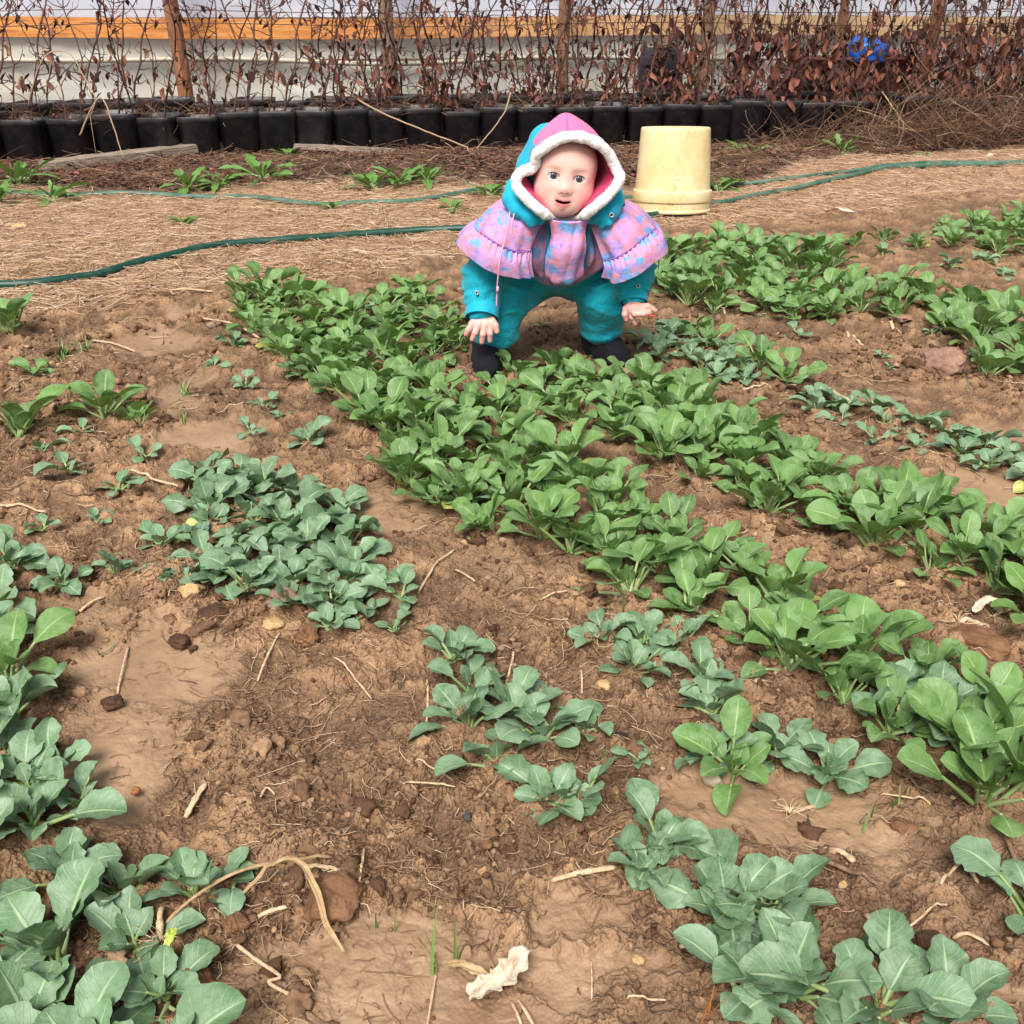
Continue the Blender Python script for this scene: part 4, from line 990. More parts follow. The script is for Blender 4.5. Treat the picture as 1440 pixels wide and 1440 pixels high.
mb_ = MB(); tuft(np.random.RandomState(9), mb_, 4, .07, .004, .35); g = G(985, 1440); o = mb_.build('dry_grass_tuft', mog.m); o.location = (g[0], g[1], 0.0); tag(o, 'dry orange grass blades at the bottom edge left of the clump', 'grass tuft')

# ------------------------------------------------------------------ the child: signed-distance sculpting
class SDF:
    def __init__(s): s.ops = []
    def cap(s, a, b, ra, rb=None, k=.012, sub=False): s.ops.append(('c', np.array(a, float), np.array(b, float), ra, ra if rb is None else rb, k, sub)); return s
    def ell(s, c, r, R=None, k=.012, sub=False): s.ops.append(('e', np.array(c, float), np.array(r, float), None if R is None else np.array(R, float), 0, k, sub)); return s
    def chain(s, pts, rads, k=.012):
        for i in range(len(pts) - 1): s.cap(pts[i], pts[i + 1], rads[i], rads[i + 1], k)
        return s
    def __call__(s, p):
        d = np.full(len(p), 1.0)
        for t, a, b, c, e, k, sub in s.ops:
            if t == 'c':
                ba = b - a; h = np.clip(((p - a) @ ba) / (ba @ ba + 1e-12), 0, 1)
                q = np.linalg.norm(p - a - h[:, None] * ba, axis=1) - (c + (e - c) * h)
            else:
                v = p - a
                if c is not None: v = v @ c
                k0 = np.linalg.norm(v / b, axis=1); k1 = np.linalg.norm(v / (b * b), axis=1) + 1e-9
                q = k0 * (k0 - 1) / k1; q = np.where(k0 < 1e-3, -b.min(), q)
            if sub:
                h = np.clip(.5 - .5 * (d + q) / k, 0, 1); d = d * (1 - h) + (-q) * h + k * h * (1 - h)
            else:
                h = np.clip(.5 + .5 * (d - q) / k, 0, 1); d = d * (1 - h) + q * h - k * h * (1 - h)
        return d
def surface_nets(f, lo, hi, vox, coarse=4, clip_open=False):
    lo = np.array(lo, float); hi = np.array(hi, float)
    n = (np.ceil((hi - lo) / (vox * coarse)).astype(int) + 1) * coarse + 1
    nc = (n - 1) // coarse
    g = [lo[i] + (np.arange(nc[i]) + .5) * vox * coarse for i in range(3)]
    C = np.stack(np.meshgrid(*g, indexing='ij'), -1).reshape(-1, 3)
    dc = f(C).reshape(nc)
    D = np.ones(n, dtype=np.float32)
    up = np.repeat(np.repeat(np.repeat(dc, coarse, 0), coarse, 1), coarse, 2)
    D[:-1, :-1, :-1] = up; D[-1] = 1; D[:, -1] = 1; D[:, :, -1] = 1
    mask = np.abs(dc) < vox * coarse * 1.6
    big = np.zeros(n, bool); bi = np.argwhere(mask)
    off = np.stack(np.meshgrid(*[np.arange(coarse + 1)] * 3, indexing='ij'), -1).reshape(-1, 3)
    idx = (bi[:, None] * coarse + off[None]).reshape(-1, 3); big[idx[:, 0], idx[:, 1], idx[:, 2]] = True
    ids = np.argwhere(big); out = np.empty(len(ids))
    for s0 in range(0, len(ids), 400000): out[s0:s0 + 400000] = f(lo + ids[s0:s0 + 400000] * vox)
    D[ids[:, 0], ids[:, 1], ids[:, 2]] = out
    if not clip_open:
        D[0] = D[-1] = 1; D[:, 0] = D[:, -1] = 1; D[:, :, 0] = D[:, :, -1] = 1
    S = D < 0
    cells = np.zeros(np.array(n) - 1, np.int8)
    for a in (0, 1):
        for b in (0, 1):
            for c in (0, 1): cells += S[a:n[0] - 1 + a, b:n[1] - 1 + b, c:n[2] - 1 + c]
    act = (cells > 0) & (cells < 8); ci = np.argwhere(act); num = -np.ones(act.shape, np.int64); num[act] = np.arange(len(ci))
    acc = np.zeros((len(ci), 3)); cnt_ = np.zeros(len(ci))
    cor = [(a, b, c) for a in (0, 1) for b in (0, 1) for c in (0, 1)]
    for i, p in enumerate(cor):
        for j, q in enumerate(cor):
            if j > i and sum(abs(p[k] - q[k]) for k in range(3)) == 1:
                v0 = D[ci[:, 0] + p[0], ci[:, 1] + p[1], ci[:, 2] + p[2]]; v1 = D[ci[:, 0] + q[0], ci[:, 1] + q[1], ci[:, 2] + q[2]]
                m = (v0 < 0) != (v1 < 0); t = np.where(m, v0 / (v0 - v1 + 1e-12), 0)
                acc += m[:, None] * (np.array(p) + t[:, None] * (np.array(q) - np.array(p))); cnt_ += m
    V = lo + (ci + acc / cnt_[:, None]) * vox
    F = []
    for ax in range(3):
        sl0 = [slice(None)] * 3; sl1 = [slice(None)] * 3; sl0[ax] = slice(0, -1); sl1[ax] = slice(1, None)
        a = S[tuple(sl0)]; b = S[tuple(sl1)]; e = np.argwhere(a != b)
        o1, o2 = [k for k in range(3) if k != ax]
        e = e[(e[:, o1] > 0) & (e[:, o2] > 0) & (e[:, o1] < act.shape[o1]) & (e[:, o2] < act.shape[o2])]
        q = []
        for d1, d2 in ((1, 1), (0, 1), (0, 0), (1, 0)):
            c = e.copy(); c[:, o1] -= d1; c[:, o2] -= d2; q.append(num[c[:, 0], c[:, 1], c[:, 2]])
        q = np.stack(q, 1); fl = a[e[:, 0], e[:, 1], e[:, 2]]
        if ax == 1: fl = ~fl
        q[~fl] = q[~fl][:, ::-1]; F.append(q)
    F = np.vstack(F); F = F[(F >= 0).all(1)]
    for _ in range(2):      # settle on the true surface
        e = vox * .5; g = np.stack([(f(V + e * np.eye(3)[k]) - f(V - e * np.eye(3)[k])) for k in range(3)], 1) / (2 * e)
        d = f(V); V = V - np.clip(d, -vox, vox)[:, None] * g / (np.linalg.norm(g, axis=1, keepdims=True) ** 2 + .1)
    return V, F
def PB(px, py, Y): return P(px, py, Y)

ROOT = np.array([P(770, 500, 2.42)[0], 2.42, 0.0])
child = empty('person', tuple(ROOT), 0, 'toddler in a turquoise snowsuit with pink hood and floral cape, bending over the green rows', 'child')
def cob(name, V, F, mat, smooth=True, attrs=None, parent=None, uv=None):
    return mesh_obj(name, np.asarray(V) - ROOT, F, mat, parent or child, smooth, uv, attrs)

# --- head frame: x to the right of the picture, y away from the viewer, z up along the face
HC = PB(794.5, 247.5, 2.315)                        # middle of the head at eye height
roll = radians(7.5); 
vx = np.array([cos(roll), 0, -sin(roll)])
tilt_back = radians(4)
vy0 = np.array([-.02, cos(tilt_back), -sin(tilt_back)]); vy0 /= np.linalg.norm(vy0)
vz = np.cross(vx, vy0); vz /= np.linalg.norm(vz); vy0 = np.cross(vz, vx)
RH = np.stack([vx, vy0, vz], 1)                    # columns = axes
def hw(x, y, z): return HC + RH @ np.array([x, y, z])
hs_ = 1.0
head = SDF()
def he(c, r, k=.012, sub=False, R=None): head.ell(hw(*c), r, RH if R is None else RH @ R, k, sub)
def hcp(a, b, ra, rb=None, k=.012, sub=False): head.cap(hw(*a), hw(*b), ra, rb, k, sub)
he((0, .032, .026), (.066, .080, .070), .01)
he((0, .004, .018), (.0625, .0545, .060), .02)
he((0, .000, -.030), (.0555, .052, .046), .03)
he((-.0280, -.015, -.031), (.0310, .0335, .0290), .025); he((.0280, -.015, -.031), (.0310, .0330, .0290), .025)
he((0, -.026, -.064), (.026, .022, .0185), .025)
he((0, -.031, -.051), (.028, .0190, .020), .022)                      # mouth mound
he((0, -.030, .030), (.046, .022, .034), .04)                        # forehead
for s in (-1, 1):
    he((s * .0275, -.0680, .002), (.0150, .0130, .0085), .018, True)   # sockets
    he((s * .0275, -.0380, .0010), (.0170, .0135, .0135), .010)      # lids
    he((s * .0275, -.0560, .0008), (.0142, .0124, .0068), .0025, True)  # opening
he((0, -.0520, -.0140), (.0070, .0065, .014), .018)
he((0, -.0562, -.0238), (.0094, .0086, .0072), .013)
for s in (-1, 1): he((s * .0098, -.0535, -.0262), (.0056, .0064, .0050), .007)
for s in (-1, 1): he((s * .0055, -.0610, -.0318), (.0022, .0030, .0009), .002, True)
hcp((-.0180, -.0425, -.0450), (-.003, -.0515, -.0460), .0022, .0034, .006); hcp((.0180, -.0425, -.0450), (.003, -.0515, -.0460), .0022, .0034, .006)
hcp((-.0130, -.0440, -.0510), (0, -.0505, -.0575), .0038, .0064, .006); hcp((.0130, -.0440, -.0510), (0, -.0505, -.0575), .0038, .0064, .006)
for s in (-1, 1):
    a_ = radians(10) * s; Ry = np.array([[cos(a_), 0, -sin(a_)], [0, 1, 0], [sin(a_), 0, cos(a_)]])
    he((s * .0062, -.0440, -.0502), (.0118, .0210, .0029), .0015, True, Ry)
for s in (-1, 1):
    he((s * .0205, -.0430, -.0450), (.0022, .005, .0022), .005, True)
    he((s * .060, .036, -.010), (.008, .014, .018), .006)
# --- torso, limbs (under the clothes)
neck = hw(0, .03, -.070); chest = PB(790, 340, 2.43); belly = PB(789, 358, 2.50); hips = PB(788, 368, 2.56)
shL, shR = PB(712, 322, 2.40), PB(872, 325, 2.42); elL, elR = PB(682, 390, 2.37), PB(890, 378, 2.39)
wrL, wrR = PB(677, 449, 2.30), PB(891, 427, 2.34)
hipL, hipR = PB(750, 378, 2.56), PB(826, 378, 2.56); knL, knR = PB(704, 420, 2.42), PB(853, 415, 2.45); anL, anR = PB(692, 486, 2.42), PB(842, 474, 2.50)
body = head
body.chain([hw(0, .03, -.03), neck, chest, belly, hips], [.04, .032, .06, .062, .06], .02)
for sh, el, wr, hp, kn, an in ((shL, elL, wrL, hipL, knL, anL), (shR, elR, wrR, hipR, knR, anR)):
    body.chain([chest, sh, el, wr], [.045, .028, .024, .0165], .015)
    body.chain([hips, hp, kn, an], [.05, .042, .034, .022], .015); 
body.chain([anL, anL + np.array([-.012, -.06, -.04])], [.022, .014], .01); body.chain([anR, anR + np.array([.03, -.05, -.035])], [.022, .014], .01)
# --- hands
def finger(pts, r0, r1, k=.0025):
    n = len(pts); body.chain(pts, list(np.linspace(r0, r1, n)), k)
YL = 2.285
pal = [PB(664, 455, YL + .004), PB(674, 456, YL), PB(684, 456, YL), PB(692, 454, YL + .004)]
for a in pal: body.cap(wrL, a, .0125, .0088, .006)
tipsL = [[(664, 456, 0), (659, 463, -.004), (655.5, 470, -.002)], [(672, 458, -.002), (668, 468, -.008), (664, 477, -.005)], [(681, 459, -.002), (679, 470, -.008), (677.5, 481, -.004)], [(689, 458, 0), (689, 469, -.006), (689, 479, -.002)]]
for t in tipsL: finger([PB(a, b, YL + c) for a, b, c in t], .0078, .0056)
finger([PB(692, 450, YL + .006), PB(697, 458, YL), PB(698.5, 466, YL - .002)], .0080, .0060)       # thumb
YR = 2.315
for a, b in ((884, 432), (892, 431), (899, 432)): body.cap(wrR, PB(a, b, YR), .0125, .0090, .006)
tipsR = [[(880, 434, 0), (878.5, 442, -.004), (880.5, 449, -.001)], [(888, 436, -.003), (889, 446, -.008), (893, 455, -.004)], [(895, 434, -.004), (905, 434, -.012), (912, 440, -.010)], [(899, 431, -.002), (911, 430.5, -.010), (921, 436.5, -.008)]]
for t in tipsR: finger([PB(a, b, YR + c) for a, b, c in t], .0078, .0056)
finger([PB(886, 433, YR + .002), PB(893, 441, YR - .018), PB(905, 441, YR - .022), PB(912, 439.5, YR - .016)], .0085, .0062)
def piece(f, lo, hi, vox): return surface_nets(f, lo, hi, vox, clip_open=True)
# fine grid for head and hands, coarser for the covered trunk, welded into one mesh
parts_ = []
hlo = HC - .13; hhi = HC + .13
parts_.append(surface_nets(body, HC + np.array([-.092, -.095, -.100]), HC + np.array([.092, .135, .118]), .0015))
parts_.append(surface_nets(body, ROOT + np.array([-.26, -.24, -.01]), ROOT + np.array([.26, .24, .46]), .004))
for wr in (wrL, wrR): parts_.append(surface_nets(body, wr + np.array([-.03, -.07, -.068]), wr + np.array([.075, .04, .012]), .0012))
Vb = []; Fb = []; n0 = 0
Z_ = [PB(660, 440, 2.28)[2]]
for i, (V, F) in enumerate(parts_):
    if i == 1:   # keep only the covered trunk from the coarse pass
        cen = V[F].mean(1); loc = (cen - HC) @ RH
        inside_head = (np.abs(cen - (HC + [0, .02, .009])) < [.088, .111, .105]).all(1)
        keep = ~inside_head
        for wr in (wrL, wrR):
            keep &= ~((cen > wr + np.array([-.028, -.068, -.066])) & (cen < wr + np.array([.073, .038, .009]))).all(1)
        F = F[keep]
    Vb.append(V); Fb.append(F + n0); n0 += len(V)
Vb = np.vstack(Vb); Fb = np.vstack(Fb)
u_, inv = np.unique(Fb, return_inverse=True); Vb = Vb[u_]; Fb = inv.reshape(Fb.shape)
# skin tone per vertex (blush, lips, brows, nails)
L = (Vb - HC) @ RH; x, y, z = L[:, 0], L[:, 1], L[:, 2]
def srgb(*c): return np.array(lin(*c)[:3])
col = np.tile(srgb(228, 184, 172), (len(Vb), 1))
def paint(c, w):
    global col
    w = np.clip(w, 0, 1)[:, None]; col = col * (1 - w) + srgb(*c) * w
inhead = (np.abs(x) < .085) & (np.abs(z) < .11) & (np.abs(y) < .13)
def gauss(cx, cz, rx, rz): return np.exp(-(((x - cx) / rx) ** 2 + ((z - cz) / rz) ** 2)) * inhead * (y < .02)
paint((220, 146, 138), .40 * gauss(-.036, -.028, .018, .016)); paint((220, 146, 138), .40 * gauss(.036, -.028, .018, .016))
paint((214, 138, 126), .45 * gauss(0, -.028, .011, .008)); paint((214, 140, 126), .3 * gauss(0, -.068, .02, .01))
paint((236, 184, 168), .4 * gauss(0, .035, .04, .025))
for s in (-1, 1):
    paint((176, 122, 100), .42 * gauss(s * .029, .0190, .012, .0024) * (np.abs(x) > .012))
    paint((196, 128, 118), .5 * gauss(s * .0275, .002, .0145, .0085))
lipm = (np.exp(-((x / .0190) ** 6)) * np.exp(-(((z + .0525 - .0050 * (x / .018) ** 2) / .0098) ** 4))) * inhead * (y < -.03)
paint((178, 84, 88), .85 * lipm)
paint((70, 18, 24), .98 * np.exp(-((x / .0160) ** 6)) * np.exp(-(((z + .0508 - .0036 * (x / .015) ** 2) / .0028) ** 4)) * inhead * (y < -.02))  # shade inside the mouth slit painted into the skin colour
paint((120, 60, 52), .25 * (gauss(-.0055, -.0306, .0026, .0017) + gauss(.0055, -.0306, .0026, .0017)))  # nostril hollows darkened in the skin colour, painted shade
hand = z < -.13
paint((228, 160, 148), .6 * hand)
for t in tipsL + tipsR:
    tip = PB(t[-1][0], t[-1][1], (YL if t in tipsL else YR) + t[-1][2]); d = np.linalg.norm(Vb - tip, axis=1)
    paint((224, 128, 122), .55 * np.exp(-(d / .008) ** 2)); paint((70, 50, 40), .9 * np.exp(-(np.linalg.norm(Vb - (tip + np.array([0, -.003, -.0052])), axis=1) / .0026) ** 4))
msk = M('skin'); co = msk.coord(); sk = msk.attr('skin', 'Color')
sk = msk.mix(msk.ramp(msk.noise(co, 90, 4, .6), [(.35, black(0)), (.75, black(.25))]), sk, lin(206, 132, 118))
msk.color(sk).set(Roughness=.48, Specular_IOR_Level=.4); msk.b.inputs['Subsurface Weight'].default_value = .05; msk.b.inputs['Subsurface Radius'].default_value = (.012, .004, .002)
msk.bump(msk.noise(co, 600, 3, .6), .08, .001)
cob('body', Vb, Fb, msk.m, attrs={'skin': col})
# eyes
mey = M('eyeball'); co = mey.coord(); 
sx = mey.n('ShaderNodeSeparateXYZ'); mey.l(co, sx.inputs[0])
rd = mey.math('SQRT', mey.math('ADD', mey.math('POWER', mey.math('ABSOLUTE', sx.outputs[0]), 2.), mey.math('POWER', mey.math('ABSOLUTE', sx.outputs[2]), 2.)))
c = mey.ramp(mey.math('MULTIPLY', rd, 100.), [(0, lin(8, 8, 10)), (.26, lin(8, 8, 10)), (.32, lin(70, 86, 104)), (.58, lin(40, 50, 64)), (.70, lin(14, 16, 20)), (.76, lin(206, 196, 194)), (1, lin(206, 184, 180))])
mey.color(c).set(Roughness=.08, Specular_IOR_Level=.6)
V0, F0 = ico(4)
for s in (-1, 1):
    o = mesh_obj('eye', V0 * .0130, F0, mey.m, child); o.location = tuple(hw(s * .0275, -.0415, .0008) - ROOT)
    o.rotation_euler = Matrix(RH.tolist()).to_euler()
# eyelashes / lid line
mla = M('lash'); mla.set(Base_Color=lin(70, 44, 36), Roughness=.8)
for s in (-1, 1):
    pts = [hw(s * .0275 + .0138 * cos(a), -.0535 + .0070 * abs(cos(a)) ** 2, .0010 + .0067 * sin(a)) for a in np.linspace(.12, pi - .12, 12)]
    v, f = tube(pts, .0013, 5); cob('upper_lash', v, f, mla.m)
mhair = M('fine_hair'); mhair.set(Base_Color=lin(150, 110, 80), Roughness=.6)
V = []; rs = np.random.RandomState(2); mb_ = MB()
for i in range(160):
    a = rs.uniform(-.8, .8); p = hw(.066 * sin(a), -.036 * cos(a) + .002, .070 + .012 * cos(a) + rs.uniform(-.006, .002)); q = p + RH @ np.array([rs.normal(0, .003), -.003, -.010 - rs.uniform(0, .006)])
    v, f = tube([p, (p + q) / 2 + RH @ np.array([0, -.002, 0]), q], [.0005, .0004, .0001], 3); mb_.add(v, f)
v = np.vstack(mb_.V); cob('hair', v, mb_.F, mhair.m)

# --- fabrics
def cloth(name, c1, c2, bumpscale=20, bs=.5, rough=.72, weave=True):
    m = M(name); co = m.coord()
    c = m.mix(m.ramp(m.noise(co, 12, 4, .6), [(.3, black(0)), (.7, black(1))]), c1, c2); m.color(c).set(Roughness=rough, Specular_IOR_Level=.3)
    try: m.b.inputs['Sheen Weight'].default_value = .15
    except Exception: pass
    b1 = m.n('ShaderNodeBump'); b1.inputs['Strength'].default_value = bs; b1.inputs['Distance'].default_value = .012
    m.l(m.noise(co, bumpscale, 4, .55, .8), b1.inputs['Height'])
    b2 = m.n('ShaderNodeBump'); b2.inputs['Strength'].default_value = .25; b2.inputs['Distance'].default_value = .0015
    m.l(m.noise(co, 700, 2), b2.inputs['Height']); m.l(b1.outputs[0], b2.inputs['Normal']); m.l(b2.outputs[0], m.b.inputs['Normal'])
    return m
mteal = cloth('turquoise_cloth', lin(10, 170, 186), lin(8, 150, 172), 22, 1.0).m
mteal2 = cloth('bright_turquoise_cloth', lin(16, 172, 200), lin(12, 156, 188), 16, .5).m
mpink = cloth('pink_cloth', lin(234, 124, 168), lin(226, 108, 156), 10, .35).m
mlin = cloth('hot_pink_lining', lin(222, 66, 118), lin(200, 50, 100), 18, .3).m
mfl = M('floral_cloth'); co = mfl.coord()
wv = mfl.n('ShaderNodeVectorMath'); wv.operation = 'ADD'; nz_ = mfl.n('ShaderNodeTexNoise'); nz_.inputs['Scale'].default_value = 60; mfl.l(co, nz_.inputs['Vector'])
sv_ = mfl.n('ShaderNodeVectorMath'); sv_.operation = 'SCALE'; sv_.inputs[3].default_value = .026; mfl.l(nz_.outputs['Color'], sv_.inputs[0]); mfl.l(co, wv.inputs[0]); mfl.l(sv_.outputs[0], wv.inputs[1])
base = mfl.ramp(mfl.noise(co, 16, 3, .5), [(.35, lin(188, 140, 196)), (.5, lin(206, 146, 176)), (.65, lin(164, 138, 204))])
base = mfl.mix(mfl.ramp(mfl.voro(wv.outputs[0], 27), [(.32, black(.95)), (.50, black(0))]), base, lin(104, 156, 210))
of = mfl.n('ShaderNodeVectorMath'); of.operation = 'ADD'; of.inputs[1].default_value = (.37, .21, .53); mfl.l(wv.outputs[0], of.inputs[0])
base = mfl.mix(mfl.ramp(mfl.voro(of.outputs[0], 32), [(.22, black(.8)), (.44, black(0))]), base, lin(212, 132, 140))
of2 = mfl.n('ShaderNodeVectorMath'); of2.operation = 'ADD'; of2.inputs[1].default_value = (.77, .61, .13); mfl.l(wv.outputs[0], of2.inputs[0])
base = mfl.mix(mfl.ramp(mfl.voro(of2.outputs[0], 40), [(.12, black(.6)), (.28, black(0))]), base, lin(122, 112, 186))
mfl.color(base).set(Roughness=.7, Specular_IOR_Level=.3); mfl.bump(mfl.noise(co, 26, 4, .6, .5), .5, .01)
mfleece = M('white_fleece'); co = mfleece.coord(); mfleece.set(Base_Color=lin(244, 240, 238), Roughness=1.0, Specular_IOR_Level=.1)
mfleece.bump(mfleece.math('ADD', mfleece.noise(co, 260, 4, .8), mfleece.voro(co, 180)), .5, .003)
mboot = M('black_fuzzy_boot'); co = mboot.coord(); mboot.set(Base_Color=lin(24, 24, 34), Roughness=1.0); mboot.bump(mboot.noise(co, 240, 4, .8), 1, .006)

# --- snowsuit
suit = SDF()
suit.chain([PB(790, 318, 2.42), chest, belly, hips], [.058, .076, .078, .076], .03)
suit.ell(PB(790, 372, 2.46), (.098, .075, .048), None, .035)
for side, sh, el, wr, hp, kn, an, rw in ((-1, shL, elL, wrL, hipL, knL, anL, .040), (1, shR, elR, wrR, hipR, knR, anR, .036)):
    suit.chain([chest + [side * .03, 0, .02], sh, el, wr + (el - wr) * .42], [.056, .050, .050, rw + .006], .02)
    suit.chain([wr + (el - wr) * .42, wr + (el - wr) * .34], [rw + .006, rw * .93], .006)
    suit.chain([wr + (el - wr) * .34, wr + (el - wr) * .14], [rw * .80, rw * .80], .003)
    suit.chain([hips, hp, kn], [.072, .071, .066], .03)
    low = an + (kn - an) * .34
    suit.chain([kn, low], [.066, .058], .02)
    suit.chain([low, an + (kn - an) * .24], [.055, .046], .006)
def suit_f(p):
    d = suit(p)
    q = (p - ROOT)
    # folds: soft creases wrapping limbs and seat
    w = fbm(q[:, 0] * 9 + 2 * q[:, 1], q[:, 2] * 22 + q[:, 0] * 8, 3, 12) * .0075 + np.sin(q[:, 2] * 150 + 9 * fbm(q[:, 0] * 10, q[:, 2] * 10, 2, 31)) * .0016
    rid = np.abs(fbm(q[:, 0] * 16 + q[:, 2] * 14, q[:, 2] * 16 - q[:, 0] * 12 + q[:, 1] * 10, 2, 14))
    rd2 = np.abs(fbm(q[:, 0] * 11 - q[:, 2] * 9 + 4, q[:, 2] * 20 + q[:, 1] * 8, 2, 18))
    return d + w + .012 * (np.minimum(rid, .3) - .2) + .010 * (np.minimum(rd2, .22) - .15)
V, F = surface_nets(suit_f, ROOT + np.array([-.28, -.24, .03]), ROOT + np.array([.28, .30, .46]), .0036)
cob('snowsuit', V, F, mteal)
for (p, q, r) in ((wrL + (elL - wrL) * .42, wrL + (elL - wrL) * .02, .0385), (wrR + (elR - wrR) * .40, wrR + (elR - wrR) * .03, .0330)):
    n = 14; pts = [p + (q - p) * i / n for i in range(n + 1)]
    v, f = tube(pts, [r * (1 + .015 * sin(i * 1.9) + (.06 * (1 - i / 3) if i < 3 else 0) - .0 ) * (.96 if i in (0, n) else 1) for i in range(n + 1)], 40, cap=False); vv = v.copy()
    ins = pts + []; v2, f2 = tube(pts[::-1], [r * .82] * (n + 1), 40, cap=False)
    ring = [(n * 40 + k, n * 40 + (k + 1) % 40, len(v) + (k + 1) % 40, len(v) + k) for k in range(40)]
    cob('sleeve_cuff', np.vstack([v, v2]), list(f) + [tuple(i + len(v) for i in a) for a in f2], mteal2)
# bodice: pink floral top of the suit under the cape
bod = SDF(); bod.chain([PB(790, 312, 2.405), PB(790, 335, 2.400), PB(790, 352, 2.415)], [.062, .083, .080], .03)
for s, sh in ((-1, shL), (1, shR)): bod.chain([PB(790, 330, 2.40), PB(790 + s * 42, 345, 2.375)], [.06, .052], .03)

def bod_f(p):
    d = bod(p); q = p - ROOT; a = np.arctan2(q[:, 0] - .03, -(q[:, 1] + .0))
    return d + .0065 * np.sin(a * 22 + 3 * fbm(q[:, 0] * 8, q[:, 2] * 8, 2, 3)) + .004 * fbm(q[:, 0] * 20, q[:, 2] * 20, 2, 4)
V, F = surface_nets(bod_f, PB(790, 340, 2.42) + np.array([-.17, -.15, -.12]), PB(790, 340, 2.42) + np.array([.17, .15, .12]), .0036); cob('bodice', V, F, mfl.m)

def patch(rows_, name, mat, nu=10, nv=14, th=.0035, wave=None, closed=False):
    """skin a cloth sheet over rows of guide points; rows run across, guide points along the hem"""
    R_ = [spline(r, nv) for r in rows_]; A = np.array(R_); C = np.stack([spline(A[:, j], nu) for j in range(A.shape[1])], 1)
    nr, nc = C.shape[:2]
    if wave is not None:
        tt = np.linspace(0, 1, nr)[:, None]; ss = np.linspace(0, 1, nc)[None]
        du = np.gradient(C, axis=0); dv = np.gradient(C, axis=1); N = np.cross(du, dv); N /= np.linalg.norm(N, axis=2, keepdims=True) + 1e-9
        C = C + N * wave(tt, ss)[..., None]
    du = np.gradient(C, axis=0); dv = np.gradient(C, axis=1); N = np.cross(du, dv); N /= np.linalg.norm(N, axis=2, keepdims=True) + 1e-9
    top = C.reshape(-1, 3); bot = (C + N * th).reshape(-1, 3); m = nr * nc; idx = np.arange(m).reshape(nr, nc)
    F = np.stack([idx[:-1, :-1], idx[:-1, 1:], idx[1:, 1:], idx[1:, :-1]], -1).reshape(-1, 4); F2 = F[:, ::-1] + m
    b = np.concatenate([idx[0, :-1], idx[:-1, -1], idx[-1, ::-1][:-1], idx[::-1, 0][:-1]]); b2 = np.roll(b, -1)
    F3 = np.stack([b, b + m, b2 + m, b2], 1)
    return cob(name, np.vstack([top, bot]), np.vstack([F, F2, F3]), mat)
def PP(l): return [PB(*a) for a in l]
# cape, left and right halves: neck line, shoulder seam (upper cape) then the gathered ruffle
nl = PP([(768, 306, 2.315), (748, 300, 2.300), (727, 292, 2.315), (712, 282, 2.36), (722, 270, 2.44), (755, 262, 2.49)])
sl = PP([(747, 352, 2.290), (728, 354, 2.268), (704, 345, 2.262), (682, 331, 2.280), (668, 320, 2.335), (676, 308, 2.43), (712, 300, 2.52)])
nl = spline(nl, 6); nl = [nl[int(i * (len(nl) - 1) / 6)] for i in range(7)]
mid_l = [(a + b) / 2 + np.array([0, -.008, .010]) for a, b in zip(nl, sl)]
patch([nl, mid_l, sl], 'cape', mfl.m, wave=lambda t, s: .0025 * np.sin(s * 40 + t * 3) * t + .002 * np.sin(s * 15) * t)
hl = PP([(751, 391, 2.292), (730, 392, 2.262), (702, 387, 2.250), (668, 369, 2.258), (643, 345, 2.318), (650, 328, 2.44), (690, 316, 2.55)])
ml = [(a + b) / 2 + np.array([-.003, -.010, .006]) for a, b in zip(sl, hl)]
patch([sl, ml, hl], 'ruffle', mfl.m, wave=lambda t, s: (.0050 * t ** .8) * np.sin(s * 40 + 4 * np.sin(s * 7)) * (.6 + .4 * np.sin(s * 17)) + .0035 * (1 - t) * np.sin(s * 130) * (t < .5))
nr_ = PP([(822, 306, 2.315), (842, 305, 2.300), (862, 300, 2.310), (880, 288, 2.35), (868, 276, 2.44), (835, 268, 2.49)])
sr = PP([(848, 366, 2.292), (866, 362, 2.270), (886, 350, 2.268), (906, 333, 2.290), (921, 320, 2.345), (912, 306, 2.44), (872, 300, 2.52)])
nr_ = spline(nr_, 6); nr_ = [nr_[int(i * (len(nr_) - 1) / 6)] for i in range(7)]
mid_r = [(a + b) / 2 + np.array([0, -.008, .010]) for a, b in zip(nr_, sr)]
patch([nr_[::-1], mid_r[::-1], sr[::-1]], 'cape', mfl.m, wave=lambda t, s: .0025 * np.sin(s * 40 + t * 3) * t + .002 * np.sin(s * 15) * t)
hr_ = PP([(846, 388, 2.296), (866, 399, 2.262), (893, 389, 2.250), (921, 371, 2.262), (939, 353, 2.322), (930, 334, 2.44), (892, 320, 2.55)])
mr = [(a + b) / 2 + np.array([.003, -.010, .006]) for a, b in zip(sr, hr_)]
patch([sr[::-1], mr[::-1], hr_[::-1]], 'ruffle', mfl.m, wave=lambda t, s: (.0050 * t ** .8) * np.sin(s * 38 + 1 + 4 * np.sin(s * 6)) * (.6 + .4 * np.sin(s * 15)) + .0035 * (1 - t) * np.sin(s * 125) * (t < .5))
for seam in (sl, sr):
    q = spline(seam, 10); v, f = tube(q + np.array([0, -.0035, .0005]), .0016, 6); cob('cape_seam', v, f, mlil := cloth('lilac_piping', lin(150, 108, 178), lin(136, 96, 166), 30, .1).m)
for hem in (hl, hr_):
    pass
